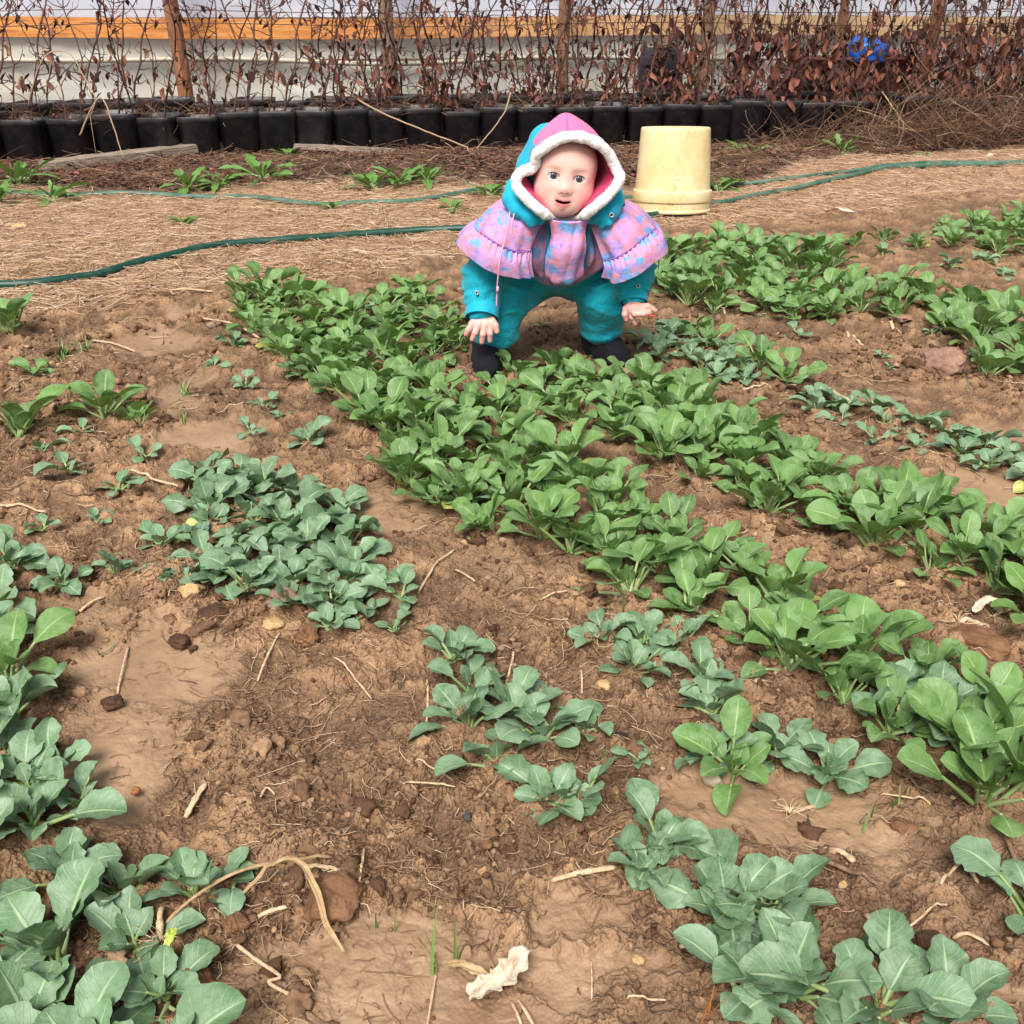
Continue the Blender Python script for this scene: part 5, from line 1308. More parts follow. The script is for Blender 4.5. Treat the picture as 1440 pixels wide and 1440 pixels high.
# chest placket
fr = [PP([(774, 307, 2.278), (787, 310, 2.268), (800, 311, 2.264), (813, 310, 2.268), (827, 306, 2.278)]), PP([(775, 332, 2.278), (787, 333, 2.264), (800, 334, 2.258), (812, 333, 2.264), (823, 330, 2.278)]),
      PP([(772, 360, 2.290), (783, 361, 2.268), (796, 362, 2.260), (809, 361, 2.268), (820, 358, 2.290)]), PP([(769, 382, 2.300), (780, 389, 2.282), (794, 391, 2.274), (806, 389, 2.282), (818, 380, 2.300)]), PP([(772, 388, 2.312), (780, 395, 2.296), (792, 397, 2.288), (803, 395, 2.296), (812, 387, 2.312)])]
patch([r[::-1] for r in fr][::-1], 'chest_flap', mfl.m, nu=8, nv=8, th=.006, wave=lambda t, s: .004 * np.sin(t * 13 + 1.5 * s) * (.3 + t) + .0018 * np.sin(s * 20 + t * 5))
mnavy = M('navy_edge'); mnavy.set(Base_Color=lin(52, 58, 96), Roughness=.6)
q = spline(fr[0], 6); v, f = tube(q + np.array([0, -.003, .001]), .0014, 6); cob('flap_edge', v, f, mnavy.m)
mtr = cloth('dark_turquoise_trim', lin(8, 104, 130), lin(6, 84, 112), 20, .3).m
for pts in ([(770, 316, 2.292), (771, 335, 2.292), (768, 360, 2.296), (765, 380, 2.304)], [(828, 316, 2.292), (827, 335, 2.292), (824, 358, 2.296), (822, 376, 2.304)]):
    v, f = tube(spline(PP(pts), 6), .0048, 8); cob('zip_tape', v, f, mtr)

# --- hood: loft from the face opening back to the crown
trim_px = [(807, 192, -.012), (790, 194, -.011), (776, 201, -.008), (763, 210, -.004), (754, 219, .002), (753, 230, .008), (747, 237, .010), (735, 241, .004), (727, 249, 0), (726, 259, -.002), (733, 271, -.006), (743, 282, -.010), (756, 293, -.014), (768, 302, -.014),
           (779, 306, .004), (796, 308, .016), (812, 306.5, .006), (825, 300.5, -.016), (838, 290, -.018), (851, 279, -.014), (862, 267, -.008), (869, 257, -.004), (871.5, 249, 0), (868, 240, .003), (863, 230, .004), (858, 219, 0), (850, 209, -.006), (838, 200, -.010), (823, 194, -.012)]
YT = 2.265
loop = [P(a, b, YT + c * 1.6 + (.012 if b > 300 else 0)) for a, b, c in trim_px]
def closed_spline(pts, n=6):
    pts = list(pts); N = len(pts); out = []
    for i in range(N):
        p0, p1, p2, p3 = pts[i - 1], pts[i], pts[(i + 1) % N], pts[(i + 2) % N]
        for k in range(n):
            t = k / n; out.append(0.5 * ((2 * p1) + (p2 - p0) * t + (2 * p0 - 5 * p1 + 4 * p2 - p3) * t * t + (3 * p1 - p0 - 3 * p2 + p3) * t ** 3))
    return np.array(out)
ring = closed_spline([np.array(p) for p in loop], 6); NR = len(ring)
# fleece tube
def closed_tube(c, rad, n=18, disp=None):
    V = []; N = len(c); cen = c.mean(0)
    for i in range(N):
        d = c[(i + 1) % N] - c[i - 1]; d /= np.linalg.norm(d); o = c[i] - cen; o -= d * np.dot(o, d); o /= np.linalg.norm(o); w = np.cross(d, o)
        for k in range(n):
            a = 2 * pi * k / n; r = rad[i] if not np.isscalar(rad) else rad; V.append(c[i] + r * (cos(a) * o + sin(a) * w * 1.0))
    V = np.array(V); F = [(i * n + k, i * n + (k + 1) % n, ((i + 1) % N) * n + (k + 1) % n, ((i + 1) % N) * n + k) for i in range(N) for k in range(n)]
    return V, np.array(F)
fine = closed_spline(list(ring), 3)
rad = .0112 * (1 + .10 * fbm(np.arange(len(fine)) * .12, np.zeros(len(fine)), 3, 5)); low = np.array([sstep(300, 306, pix(*p)[1]) for p in fine]); rad = rad * (1 - .45 * low)
V, F = closed_tube(fine, rad, 26)
cen = np.repeat(fine, 26, 0); nrm = (V - cen) / np.linalg.norm(V - cen, axis=1, keepdims=True)
V = V + nrm * (.0016 * n3(V, 60, 1)[:, None] + .0009 * n3(V, 200, 2)[:, None])
cob('hood_trim', V, F, mfleece.m)
rs = np.random.RandomState(4); sel = rs.randint(0, len(V), 30000); mbV = []; mbF = []
for j, i in enumerate(sel):
    d = nrm[i] + rs.normal(0, .6, 3); d /= np.linalg.norm(d); sdv = np.cross(d, rs.normal(0, 1, 3)); sdv /= np.linalg.norm(sdv)
    mbV += [V[i] - nrm[i] * .001 - sdv * .00035, V[i] - nrm[i] * .001 + sdv * .00035, V[i] + d * rs.uniform(.0008, .0022)]; mbF.append((3 * j, 3 * j + 1, 3 * j + 2))
cob('fleece_pile', np.array(mbV), np.array(mbF), mfleece.m, smooth=False)
# outer hood rings
cen = ring.mean(0); HOODC = hw(0, .02, .02)
ang = np.array([atan2((p - HOODC)[2] , (p - HOODC)[0]) for p in ring])
def hood_ring(kdist, sxl, sxr, szu, szd, peak, dx=0, dz=0):
    out = []
    for p, a in zip(ring, ang):
        r = p - HOODC; v = np.array([r[0], 0, r[2]]); L_ = np.linalg.norm(v)
        smooth = .073
        Lb = L_ * (1 - min(kdist / .05, 1) * .75) + smooth * min(kdist / .05, 1) * .75
        cx, cz = cos(a), sin(a)
        ex = (sxr if cx > 0 else sxl) * cx * Lb; ez = (szu if cz > 0 else szd) * cz * Lb
        pk = peak * math.exp(-((a - (pi / 2 + .06)) / .34) ** 2)
        out.append(np.array([HOODC[0] + ex + dx, p[1] * (1 - min(kdist / .03, 1)) + (YT + 0) * min(kdist / .03, 1) + kdist, HOODC[2] + ez + pk + dz]))
    return np.array(out)
rings = [hood_ring(-.001, 1.0, 1.0, 1.0, 1.0, 0), hood_ring(.010, 1.06, 1.04, 1.14, 1.0, .006), hood_ring(.026, 1.12, 1.08, 1.28, .98, .010), hood_ring(.048, 1.16, 1.12, 1.36, .98, .012), hood_ring(.075, 1.18, 1.10, 1.34, .98, .008),
         hood_ring(.11, 1.12, 1.0, 1.2, .95, .003), hood_ring(.14, .95, .85, .95, .85, 0), hood_ring(.16, .6, .55, .6, .6, 0), hood_ring(.167, .15, .15, .15, .15, 0)]
C = np.stack([spline(np.array([r[j] for r in rings]), 7) for j in range(NR)], 1)
nk = C.shape[0]
du = np.gradient(C, axis=0); dv = np.gradient(C, axis=1)
Nn = np.cross(du, dv); Nn /= np.linalg.norm(Nn, axis=2, keepdims=True) + 1e-9
flat = C.reshape(-1, 3)
disp = (.0022 * n3(flat, 30, 7) + .0012 * n3(flat, 70, 8)).reshape(nk, NR) * np.minimum(np.arange(nk) / 6, 1)[:, None]
C = C + Nn * disp[..., None]
idx = np.arange(nk * NR).reshape(nk, NR); nx = np.roll(idx, -1, 1)
Fa = np.stack([idx[:-1], nx[:-1], nx[1:], idx[1:]], -1)          # nk-1, NR, 4
angd = np.degrees(ang) % 360
top = (angd > 38) & (angd < 148)
depth_ok = (np.arange(nk - 1) < 26)[:, None]
pinkmask = depth_ok & top[None, :]
cob('hood', flat, Fa[pinkmask].reshape(-1, 4), mpink)
cob('hood_side', flat, Fa[~pinkmask].reshape(-1, 4), mteal2)
q = C[:26, int(np.argmin(np.abs(angd - 92)))] ; v, f = tube(q + np.array([0, -.0006, .0006]), .0011, 5); cob('hood_seam', v, f, cloth('pink_seam', lin(206, 92, 146), lin(200, 84, 140), 10, .1).m)
# lining
inner = HOODC + (C[:44] - HOODC) * np.array([.93, 1, .93]); inner[:, :, 1] += .004
idx2 = np.arange(44 * NR).reshape(44, NR); nx2 = np.roll(idx2, -1, 1); F2 = np.stack([idx2[:-1], nx2[:-1], nx2[1:], idx2[1:]], -1).reshape(-1, 4)[:, ::-1]
cob('hood_lining', inner.reshape(-1, 3), F2, mlin)
# collar of the suit, gathered round the neck under the fleece
col_ = SDF()
pl = PP([(722, 262, 2.335), (720, 280, 2.308), (729, 294, 2.288), (744, 303, 2.280), (762, 309, 2.284)])
pr = PP([(866, 266, 2.335), (866, 282, 2.305), (858, 296, 2.288), (845, 304, 2.282), (829, 307, 2.288)])
col_.chain(pl, [.018, .021, .020, .017, .010], .008); col_.chain(pr, [.014, .018, .019, .016, .010], .008)
col_.chain([pl[3], PB(748, 315, 2.272)], [.014, .006], .010); col_.chain([pr[2], PB(857, 313, 2.272)], [.016, .009], .010); col_.chain([pr[3], PB(846, 318, 2.274)], [.011, .006], .008)
col_.chain([PB(772, 203, 2.43), PB(764, 236, 2.43), PB(756, 262, 2.40)], [.046, .056, .060], .02)
col_.chain([PB(756, 262, 2.44), PB(760, 262, 2.47), PB(830, 268, 2.47), PB(850, 262, 2.40)], [.04, .044, .044, .03], .01)
def col_f(p): 
    q = p - ROOT
    return col_(p) + .0045 * fbm(q[:, 0] * 34 + q[:, 2] * 20, q[:, 2] * 26 - q[:, 0] * 18, 3, 9) * (1 - sstep(.36, .40, p[:, 2] - 0.0) * .6)
V, F = surface_nets(col_f, PB(790, 280, 2.36) + np.array([-.17, -.12, -.11]), PB(790, 280, 2.36) + np.array([.17, .24, .17]), .003); cob('collar', V, F, mteal2)
# snaps, drawstring
mmet = M('snap_metal'); mmet.set(Base_Color=lin(196, 194, 190), Metallic=.7, Roughness=.35)
mdk = M('snap_hole'); mdk.set(Base_Color=lin(16, 30, 36), Roughness=.6)
for (px, py, Y, r) in ((860, 302.5, 2.262, .0054), (670.5, 411.5, 2.286, .0046), (897.5, 402, 2.314, .0046)):
    c = PB(px, py, Y); t_ = np.linspace(0, 2 * pi, 24, endpoint=False); N = np.array([0, -1, .25]); N /= np.linalg.norm(N); _, u, w = frame_of(N)
    v, f = closed_tube(np.array([c + r * .78 * (cos(a) * u + sin(a) * w) for a in t_]), r * .24, 8)
    ob = cob('snap_button', v, f, mmet.m)
    v, f = tube([c + N * .0004, c - N * .006], r * .62, 20); mesh_obj('snap_centre', v - ROOT, f, mdk.m, ob)
mstr = M('pink_cord'); mstr.set(Base_Color=lin(214, 160, 192), Roughness=.8)
q = spline(PP([(717, 298, 2.262), (714, 316, 2.252), (709, 340, 2.245), (703, 366, 2.232), (700, 392, 2.236), (699, 408, 2.240), (698, 431, 2.242)]), 8)
v, f = tube(q, .0016, 7); dr = cob('drawstring', v, f, mstr.m)
v, f = tube(PP([(700, 403, 2.236), (699.6, 407, 2.236), (699.4, 411, 2.236)]), [.0028, .0034, .0026], 8); mesh_obj('knot', v - ROOT, f, mstr.m, dr)
q = spline(PP([(723, 300, 2.262), (720, 315, 2.254), (719, 330, 2.250)]), 8); v, f = tube(q, .0015, 7); cob('drawstring', v, f, mstr.m)
q = spline(PP([(884, 288, 2.30), (900, 300, 2.29), (918, 316, 2.305), (926, 326, 2.32), (927, 345, 2.318), (926, 378, 2.33)]), 8); v, f = tube(q, .0014, 7); cob('drawstring', v, f, mstr.m)
# boots
for k, (an, toe, heel, h) in enumerate(((PB(690, 478, 2.43), PB(684, 512, 2.335), PB(690, 505, 2.46), 0), (PB(842, 470, 2.50), PB(869, 494, 2.43), PB(842, 490, 2.53), 0))):
    b = SDF(); toe = toe.copy(); heel = heel.copy(); toe[2] = .030; heel[2] = .034
    b.chain([an + np.array([0, 0, .02]), heel + np.array([0, -.015, .01])], [.046, .042], .02); b.chain([heel, (heel + toe) / 2, toe], [.038, .038, .033], .015)
    b.ell((toe[0], toe[1], .0), (.5, .5, .001), None, .001, True)
    def bf(p, b=b): return np.maximum(b(p), .003 - p[:, 2]) + .003 * n3(p, 60, 5) + .0015 * n3(p, 160, 6)
    b.ops.pop()
    m_ = (an + toe) / 2
    V, F = surface_nets(bf, m_ - np.array([.12, .14, .12]), m_ + np.array([.12, .16, .12]), .003)
    V[:, 2] = np.maximum(V[:, 2], .002)
    V[:, 2] += float(gsm(toe[0], toe[1])) - .004
    o_ = cob('boot', V, F, mboot.m)
# leaf and reddish stem held in the right-hand side hand
hl_ = MB(); hs2 = MB(); rs = np.random.RandomState(6)
b = PB(914, 443, YR - .018)
leaf(rs, hl_, hs2, 1.2, 1.0, .020, .014, .006, .4, .2, .02, .03, 0, .5, (0, 0, 0))
o = empty('picked_leaf', tuple(b), 0, 'tiny picked green leaf with a reddish stem in the fingers of the child', 'leaf')
hl_.build('leaf_blade', mat_green, o)
mrs = M('red_stem'); mrs.set(Base_Color=lin(198, 72, 62), Roughness=.5); v, f = tube([(-.004, 0, 0), (.006, -.001, -.002), (.016, 0, -.003)], [.0022, .002, .0012], 6); mesh_obj('stem', v, f, mrs.m, o)

# ------------------------------------------------------------------ stones, clods, sticks, uprooted stubble
def rock_mat(name, a, b):
    m = M(name); co = m.coord(); m.color(m.ramp(m.noise(co, 28, 6, .7), [(.3, a), (.7, b)])).set(Roughness=.9, Specular_IOR_Level=.25); m.bump(m.noise(co, 150, 5, .75), .9, .004); return m.m
R_brown = rock_mat('clod_brown', lin(92, 62, 44), lin(146, 108, 78)); R_dark = rock_mat('clod_dark', lin(58, 40, 32), lin(98, 70, 52)); R_tan = rock_mat('stone_tan', lin(176, 136, 88), lin(208, 178, 132))
R_pink = rock_mat('stone_reddish', lin(118, 88, 74), lin(172, 136, 116)); R_grey = rock_mat('stone_grey', lin(56, 54, 56), lin(96, 90, 86)); R_pale = rock_mat('stone_pale', lin(176, 160, 138), lin(206, 192, 168)); R_or = rock_mat('stone_orange', lin(150, 92, 56), lin(190, 130, 84))
def gz1(x, y): return float(ground_z(np.array([x]), np.array([y]))[0])
def rock(px, py, wpx, hpx, mat, label, name='stone', seed=0, ang=.3):
    g = G(px, py); d = g[1] * CT + CAM_H * ST; w = wpx / FPX * d / 2; h = max(hpx / FPX * d / 2 * .95, .003)
    V0, F0 = ico(5 if wpx > 35 else 4); rs = np.random.RandomState(seed + int(px))
    V = V0 * np.array([w, w * .8, h])
    q = V0 * 1.1 + rs.uniform(0, 30, 3)
    dd = 1 + .38 * n3(q, 1.1, 3) + .16 * n3(q, 3.0, 4) + .07 * n3(q, 8.0, 5)
    for _ in range(5):       # flat broken faces
        nn = rs.normal(0, 1, 3); nn /= np.linalg.norm(nn); lim = rs.uniform(.62, .85); s = V0 @ nn
        dd = np.where(s > lim, dd * (1 - (s - lim) * ang * 2.2), dd)
    V = V * dd[:, None]; a = rs.uniform(-.5, .5)
    V = np.stack([V[:, 0] * cos(a) - V[:, 1] * sin(a), V[:, 0] * sin(a) + V[:, 1] * cos(a), V[:, 2]], 1)
    o = mesh_obj(name, V, F0, mat); o.location = (g[0], g[1], float(gsm(g[0], g[1])) + h * .45); tag(o, label, 'stone' if name == 'stone' else 'soil clod', 'stones in the soil' if name == 'stone' else 'clods on the soil')
for a in [(1322, 520, 66, 50, R_pink, 'big reddish brown stone at the right between two rows', 'stone'), (472, 1272, 84, 62, R_brown, 'large brown clod near the bottom, right of the bent dry leaf', 'soil_clod'),
          (396, 860, 46, 34, R_pink, 'rounded reddish stone under the bluish patch', 'stone'), (272, 846, 34, 26, R_tan, 'pale tan angular stone by the left puddle', 'stone'), (255, 912, 34, 20, R_dark, 'dark oblong clod lying in the left puddle', 'soil_clod'),
          (300, 874, 44, 18, R_dark, 'long dark clod at the upper edge of the left puddle', 'soil_clod'), (241, 880, 22, 12, R_brown, 'small brown clod above the dark oblong one', 'soil_clod'), (432, 905, 36, 32, R_brown, 'brown clod right of the rounded stone', 'soil_clod'),
          (385, 888, 26, 14, R_tan, 'small tan clod below the rounded reddish stone', 'soil_clod'), (160, 992, 28, 20, R_dark, 'dark clod at the lower rim of the left puddle', 'soil_clod'), (848, 970, 24, 18, R_tan, 'small tan stone left of the star shaped plant', 'stone'),
          (657, 1152, 13, 20, R_grey, 'small dark grey pebble in the near soil', 'stone'), (686, 1190, 18, 16, R_brown, 'small brown clod below the grey pebble', 'soil_clod'), (897, 1362, 18, 12, R_tan, 'little tan pebble in the mud near the bottom', 'stone'),
          (420, 1212, 30, 14, R_or, 'flat orange brown stone above the large clod', 'stone'), (1000, 1100, 28, 26, R_pale, 'pale round stone under the upright dark leaved plant', 'stone'), (1312, 1402, 34, 30, R_pale, 'pale stone half under leaves at the bottom right', 'stone'),
          (850, 788, 54, 26, R_brown, 'flat brown stone under the edge of the broad row', 'stone'), (868, 756, 16, 10, R_tan, 'tiny tan pebble by the broad row', 'stone'), (1266, 820, 18, 12, R_tan, 'round tan pebble between the two long rows', 'stone'),
          (1385, 905, 84, 44, R_brown, 'big dark brown clod at the right edge below the white scrap', 'soil_clod'), (1330, 935, 40, 30, R_brown, 'brown clod left of the stick at the right', 'soil_clod'), (1350, 900, 46, 34, R_brown, 'brown clod under the uprooted stubble at the right', 'soil_clod'),
          (1330, 1010, 40, 30, R_brown, 'brown clod behind the low end of the broad row', 'soil_clod'), (190, 1105, 15, 15, R_or, 'small round orange pebble left of the pale flat stalk', 'stone'), (1185, 1245, 14, 12, R_tan, 'tiny square tan stone right of the big leaved clump', 'stone'),
          (290, 1345, 40, 30, R_brown, 'brown clod under the yellow leaf', 'soil_clod'), (330, 1300, 36, 26, R_brown, 'brown clod between corner patch and dry leaf', 'soil_clod'), (280, 1385, 44, 34, R_brown, 'brown clod right of the corner patch at the bottom', 'soil_clod'),
          (1300, 1330, 40, 28, R_dark, 'dark clod right of the long pale stalk', 'soil_clod'), (1270, 1160, 36, 20, R_brown, 'brown clod beside the tiny grass sprout', 'soil_clod'), (860, 1230, 26, 16, R_brown, 'brown clod behind the split stalk', 'soil_clod'),
          (30, 320, 24, 12, R_tan, 'small pale clod on the straw at the left', 'soil_clod'), (1145, 438, 26, 12, R_pink, 'small reddish stone below the far dense row', 'stone'), (1265, 448, 34, 14, R_pink, 'flat reddish stone beneath the far row', 'stone')]:
    rock(*a[:5], a[5], name=a[6])

m_stick = M('dry_stalk'); co = m_stick.coord(); mp = m_stick.n('ShaderNodeMapping'); mp.inputs['Scale'].default_value = (60, 60, 60); m_stick.l(co, mp.inputs[0])
m_stick.color(m_stick.ramp(m_stick.noise(mp.outputs[0], 3, 5, .7), [(.3, lin(150, 118, 88)), (.55, lin(200, 172, 138)), (.75, lin(222, 200, 170))])).set(Roughness=.75); m_stick.bump(m_stick.noise(mp.outputs[0], 5, 4), .4, .002)
m_stick2 = M('brown_stalk'); co = m_stick2.coord(); m_stick2.color(m_stick2.ramp(m_stick2.noise(co, 120, 5, .7), [(.3, lin(78, 56, 44)), (.55, lin(128, 98, 76)), (.75, lin(172, 144, 116))])).set(Roughness=.85)
def stick(pts, wpx, label, mat=None, name='dry_stalk', lift=.003, flat=.7, rootn=0, seed=0):
    g = np.array([G(a, b)[:2] for a, b in pts]); d = g[0][1] * CT + CAM_H * ST; r = wpx / FPX * d / 2
    q = spline(np.c_[g, np.zeros(len(g))], 6)
    gz = ground_z(q[:, 0], q[:, 1]); t = np.linspace(0, 1, len(q)); base = np.maximum(gz, gz[0] * (1 - t) + gz[-1] * t); q[:, 2] = base + r * .8 + lift * np.sin(t * pi)
    rs = np.random.RandomState(int(pts[0][0]) + seed)
    rad = r * (1 + .12 * rs.normal(0, 1, len(q))); rad[0] *= .85; rad[-1] *= .55
    v, f = tube(q, rad, 8); cz = np.repeat(q, 8, 0); v = cz + (v - cz) * np.array([1, 1, flat])
    mb = MB(); mb.add(v, f)
    for i in range(rootn):
        a = rs.uniform(0, 6.28); p = q[0].copy(); rp = [p.copy()]; dd = np.array([cos(a), sin(a), rs.uniform(-.1, .9)]); n = rs.randint(4, 8)
        for k in range(n):
            dd += rs.normal(0, .35, 3); dd[2] -= .12; p = p + dd / np.linalg.norm(dd) * r * 2.0; p[2] = max(p[2], float(gsm(p[0], p[1])) + .001); rp.append(p.copy())
        v, f = tube(rp, np.linspace(r * .28, r * .07, len(rp)), 5); mb.add(v, f)
    o = mb.build(name, mat or m_stick.m, origin=(q[0][0], q[0][1], 0)); tag(o, label, 'stalk', 'dry stalks lying on the soil')
for pts, w, lb, kw in [
    ([(775, 1245), (820, 1240), (866, 1234)], 10, 'split pale stalk lying level, left of the bottom right clump', {}), ([(808, 1238), (822, 1252), (836, 1262)], 7, 'short brown bark strip crossing the split pale stalk', dict(mat=m_stick2.m)),
    ([(1216, 1293), (1250, 1342), (1290, 1402)], 11, 'long thick pale stalk slanting to the bottom right clump', {}), ([(1112, 1186), (1160, 1208), (1234, 1242)], 8, 'long mottled stalk right of the big leaved clump', dict(mat=m_stick2.m, rootn=5)),
    ([(1174, 1192), (1188, 1203), (1201, 1214)], 10, 'short thick stalk piece above the long mottled one', {}), ([(1318, 1262), (1342, 1228), (1364, 1200)], 6, 'thin pale stalk crossed by another at the right', {}),
    ([(1342, 1186), (1358, 1212), (1376, 1240)], 6, 'thin pale stalk lying over the crossed one', {}), ([(1402, 1152), (1418, 1186), (1438, 1232)], 8, 'grey stalk under the tall glossy plant', dict(mat=m_stick2.m)),
    ([(1112, 1134), (1136, 1127), (1160, 1118)], 7, 'uprooted stubble with fine roots in the right hand mud', dict(rootn=16)), ([(1348, 872), (1370, 869), (1390, 873)], 9, 'uprooted stubble with long pale roots at the right edge', dict(rootn=14)),
    ([(1398, 862), (1412, 856), (1436, 842)], 4, 'fan of pale roots at the right edge', dict(rootn=12)), ([(1062, 962), (1068, 940), (1074, 925)], 5, 'pale root crown standing up right of the short middle row', dict(rootn=18)), ([(1104, 956), (1124, 948), (1146, 936)], 6, 'thin brown stick touching the broad row', dict(mat=m_stick2.m)),
    ([(1353, 960), (1362, 935), (1367, 895)], 7, 'upright brown stick between clods at the right', dict(mat=m_stick2.m)), ([(955, 1338), (980, 1338), (1006, 1341)], 8, 'level grey stalk left of the bottom right clump', {}),
    ([(258, 1131), (273, 1112), (288, 1092)], 10, 'flat pale stalk shred in the left soil', dict(flat=.35)), ([(303, 1142), (306, 1120), (318, 1106)], 6, 'small curled shred right of the flat pale one', dict(mat=m_stick2.m)), ([(366, 1118), (375, 1106), (386, 1112)], 4, 'tiny hooked shred in the left soil', {}),
    ([(164, 976), (172, 940), (180, 906)], 4, 'thin straw standing out of the left puddle', {}), ([(362, 956), (378, 925), (395, 896)], 4, 'thin straw below the rounded reddish stone', {}), ([(468, 930), (495, 952), (522, 978)], 3.5, 'thin straw left of the near middle row', {}),
    ([(414, 1226), (446, 1230), (481, 1237)], 8, 'pale stalk pushed against the large clod', {}), ([(362, 1286), (382, 1284), (404, 1281)], 8, 'short pale stalk left of the large clod', {}), ([(330, 1326), (362, 1352), (394, 1376), (378, 1384), (412, 1402)], 6, 'broken hooked stalk with roots left of the bottom', dict(rootn=8)),
    ([(719, 1400), (727, 1420), (738, 1446)], 5, 'pale straw at the bottom edge under the curled leaf', {}), ([(728, 1400), (740, 1420), (756, 1446)], 6, 'thicker greenish straw at the bottom edge', {}), ([(598, 1444), (606, 1400), (613, 1362)], 4, 'long straw running to the bottom edge', {}),
    ([(832, 1406), (832, 1380), (831, 1352)], 3, 'thin upright straw in the bottom mud', {}), ([(880, 1414), (915, 1417), (936, 1414)], 4, 'thin forked straw at the bottom', {}), ([(565, 1108), (600, 1111), (641, 1115)], 3.5, 'straight straw left of the near middle row end', {}), ([(585, 1082), (610, 1087), (638, 1095)], 3.5, 'short straw above the straight one', {}),
    ([(505, 1248), (510, 1220), (512, 1190)], 4, 'upright straw rising behind the large clod', {}), ([(600, 1020), (602, 985), (600, 950)], 4, 'vertical straw left of the near middle row', {}), ([(712, 955), (720, 930), (722, 915)], 4, 'small leaning straw above the near middle row', {}), ([(818, 980), (818, 965), (817, 950)], 3.5, 'short straw above the short tan stone', {}),
    ([(1050, 1012), (1085, 1025), (1130, 1040)], 4, 'thin root between the mud plants', dict(mat=m_stick2.m)), ([(1205, 1050), (1245, 1075), (1310, 1105)], 5, 'long brown twig left of the tall glossy plant', dict(mat=m_stick2.m)), ([(1240, 1108), (1280, 1118), (1310, 1130)], 3.5, 'thin pale straw under the long brown twig', {}),
    ([(1295, 1366), (1310, 1364), (1330, 1367)], 6, 'short pale stalk in the lower right soil', {}), ([(1340, 1322), (1365, 1326), (1390, 1330)], 8, 'shredded grey stalk in the lower right soil', dict(flat=.4)), ([(1280, 1298), (1305, 1286), (1331, 1278)], 4, 'thin straw in the lower right soil', {}),
    ([(1045, 548), (1080, 546), (1122, 540)], 4, 'pale bent straw above the right hand row', {}), ([(1160, 548), (1180, 562), (1205, 572)], 6, 'pale root by the thin row under the stone', {}), ([(236, 408), (265, 412), (300, 420)], 4, 'pale straw at the lower edge of the path', {}), ([(40, 560), (62, 580), (84, 570)], 5, 'grey stalk beside the left edge', dict(mat=m_stick2.m)),
    ([(130, 480), (160, 484), (190, 492)], 4, 'pale stalk under the grass tufts', {}), ([(285, 455), (330, 462), (365, 478)], 4, 'long straw at the top of the broad row', {}), ([(0, 722), (30, 724), (70, 726)], 5, 'level pale stalk at the left edge', {}), ([(90, 702), (118, 706), (140, 700)], 4, 'short stalk below the flat kale', dict(mat=m_stick2.m)),
    ([(186, 672), (215, 682), (256, 688)], 5, 'long stalk left of the bluish patch', {}), ([(112, 862), (132, 850), (148, 843)], 5, 'pale stalk end above the left puddle', {}), ([(40, 905), (75, 880), (112, 862)], 7, 'dark wet stick above the left puddle', dict(mat=m_stick2.m)), ([(190, 846), (225, 850), (255, 838)], 5, 'dark twig left of the tan stone', dict(mat=m_stick2.m)),
    ([(700, 430), (720, 436), (745, 430)], 3, 'thin straw under the child', {}), ([(1000, 415), (1012, 432), (1026, 445)], 4, 'thin straw right of the hand of the child', {}), ([(1240, 448), (1255, 458), (1268, 463)], 5, 'short pale stalk beneath the far row', {}), ([(1190, 470), (1205, 480), (1215, 482)], 5, 'small pale stalk in the far soil', {}),
    ([(1435, 655), (1438, 670), (1430, 690)], 6, 'stalk at the right edge by the mud', {}), ([(1400, 745), (1425, 765), (1450, 790)], 5, 'pale stalk at the right edge over the row', {}), ([(640, 800), (652, 812), (668, 826)], 4, 'thin bent straw in the middle soil', {}), ([(588, 838), (615, 800), (640, 782)], 4, 'long thin straw in the middle soil', {}),
    ([(760, 852), (780, 846), (798, 842)], 3.5, 'short straw in the middle soil', {}), ([(940, 645), (960, 680), (982, 700)], 3, 'thin twig beneath the right hand row', dict(mat=m_stick2.m))]:
    stick(pts, w * .9, lb, **kw)

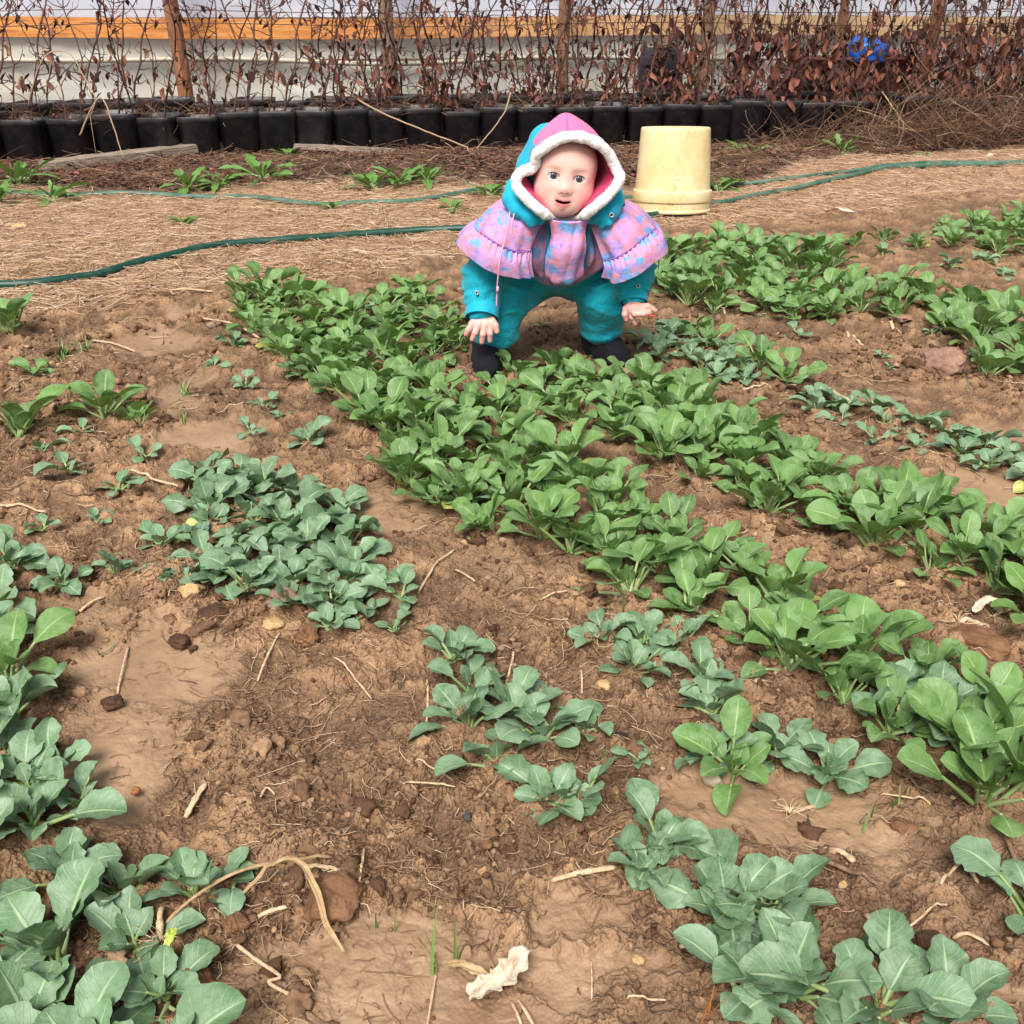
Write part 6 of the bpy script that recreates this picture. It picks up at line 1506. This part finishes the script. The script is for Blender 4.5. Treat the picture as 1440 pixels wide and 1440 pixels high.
# thin sheets: dried leaves and scraps
def ribbon(pts, wpx, mat, label, name, cat, zl, th=.0008, curl=.3, seed=0, jag=.15):
    g = np.array([G(a, b)[:2] for a, b in pts]); d = g[0][1] * CT + CAM_H * ST; w = wpx / FPX * d / 2
    q = spline(np.c_[g, np.zeros(len(g))], 8); n = len(q); t = np.linspace(0, 1, n); zz = np.interp(t, np.linspace(0, 1, len(zl)), zl); q[:, 2] = ground_z(q[:, 0], q[:, 1]) * .6 + gsm(q[:, 0], q[:, 1]) * .4 + .004 + zz
    rs = np.random.RandomState(seed); V = []; m = 9
    for i in range(n):
        dr = q[min(i + 1, n - 1)] - q[max(i - 1, 0)]; dr /= np.linalg.norm(dr); sdv = np.cross(dr, (0, 0, 1)); sdv /= np.linalg.norm(sdv); nn = np.cross(sdv, dr)
        ww = w * (sin(pi * (t[i] * .92 + .04)) ** .45) 
        for k in range(m):
            s = -1 + 2 * k / (m - 1); V.append(q[i] + sdv * s * ww * (1 + jag * sin(t[i] * 31 + (s > 0) * 2) * abs(s) ** 3) + nn * (curl * ww * s * s + .18 * ww * sin(s * 5 + t[i] * 9)))
    V = np.array(V); idx = np.arange(n * m).reshape(n, m); F = np.stack([idx[:-1, :-1], idx[:-1, 1:], idx[1:, 1:], idx[1:, :-1]], -1).reshape(-1, 4)
    low = V - np.array([0, 0, th]); b = np.concatenate([idx[0, :-1], idx[:-1, -1], idx[-1, ::-1][:-1], idx[::-1, 0][:-1]]); b2 = np.roll(b, -1); N_ = n * m
    F = np.vstack([F, F[:, ::-1] + N_, np.stack([b, b + N_, b2 + N_, b2], 1)])
    o = mesh_obj(name, np.vstack([V, low]), F, mat, origin=(q[0][0], q[0][1], 0)); tag(o, label, cat)
m_dl = M('pale_dry_leaf'); co = m_dl.coord(); m_dl.color(m_dl.ramp(m_dl.noise(co, 70, 6, .75, .5), [(.3, lin(150, 122, 98)), (.5, lin(206, 188, 164)), (.72, lin(228, 214, 196))])).set(Roughness=.8); m_dl.bump(m_dl.noise(co, 160, 5, .7), .8, .004)
m_db = M('straw_leaf'); co = m_db.coord(); m_db.color(m_db.ramp(m_db.noise(co, 60, 5, .7), [(.3, lin(128, 98, 66)), (.6, lin(176, 148, 108)), (.8, lin(200, 178, 140))])).set(Roughness=.7)
ribbon([(660, 1398), (690, 1392), (718, 1378), (742, 1352)], 38, m_dl.m, 'pale curled dried leaf lying in the mud near the bottom', 'dried_leaf', 'dried leaf', [.002, .012, .010, .014], curl=.6, seed=1, jag=.3)
ribbon([(628, 1358), (652, 1364), (672, 1374), (690, 1384)], 15, m_db.m, 'greyish green stem leaf joining the grass sprout to the curled leaf', 'dried_leaf', 'dried leaf', [.004, .010, .012, .010], curl=.5)
ribbon([(345, 1276), (385, 1256), (425, 1256), (447, 1285), (462, 1318), (484, 1342)], 9, m_db.m, 'long bent straw coloured leaf arching over the large clod', 'dried_leaf', 'dried leaf', [.02, .035, .04, .035, .015, .002], curl=.5, jag=.1)
stick([(232, 1312), (300, 1283), (380, 1250), (472, 1216)], 6, 'long yellow dry stem rising right from the uprooted crown', mat=m_db.m, lift=.03)
stick([(228, 1330), (229, 1308), (231, 1292)], 9, 'uprooted dry grass crown with spreading pale roots by the corner patch', rootn=26, lift=.01)
ribbon([(1384, 232), (1395, 226), (1412, 224)], 12, m_dl.m, 'white fluffy scrap by the hoses at the far right', 'dried_leaf', 'dried leaf', [.01, .03, .01])
ribbon([(1160, 296), (1180, 298), (1203, 300)], 10, m_dl.m, 'pale flat flake on the straw right of the bucket', 'dried_leaf', 'dried leaf', [.0, .012, .0])
ribbon([(1216, 848), (1226, 855), (1232, 866)], 9, m_dl.m, 'small pale husk between the two long rows', 'dried_leaf', 'dried leaf', [.01, .006, .0])
ribbon([(1370, 856), (1390, 852), (1408, 860)], 17, m_dl.m, 'papery white scrap above the uprooted stubble', 'dried_leaf', 'dried leaf', [.008, .014, .004], curl=.5)
m_yl = M('yellow_leaf'); m_yl.set(Base_Color=lin(160, 172, 76), Roughness=.5)
ribbon([(240, 1358), (248, 1350), (251, 1340)], 15, m_yl.m, 'small yellowing leaf at the edge of the corner patch', 'fallen_leaf', 'leaf', [.02, .03, .03], curl=.5)
ribbon([(958, 864), (972, 868), (992, 866)], 14, m_stick2.m, 'brown withered leaf under the broad row', 'dried_leaf', 'dried leaf', [.0, .008, .0], curl=.5)
g = G(1367, 250); v, f = tube([(0, 0, -.02), (.001, 0, .03), (0, .002, .062)], [.008, .009, .007], 8); o = mesh_obj('wooden_peg', v, f, m_stick2.m); o.location = tuple(g); tag(o, 'short brown peg standing beside the hoses at the far right', 'peg')
v, f = tube([(-.02, 0, 0), (0, 0, .003), (.018, .002, .001)], [.004, .005, .003], 8)
mdk2 = M('dark_bark'); mdk2.set(Base_Color=lin(44, 34, 34), Roughness=.9); g = G(862, 1035); o = mesh_obj('bark_chip', v, f, mdk2.m); o.location = (g[0], g[1], gz1(g[0], g[1]) + .004); tag(o, 'dark wet bark chip right of the near middle row', 'bark')
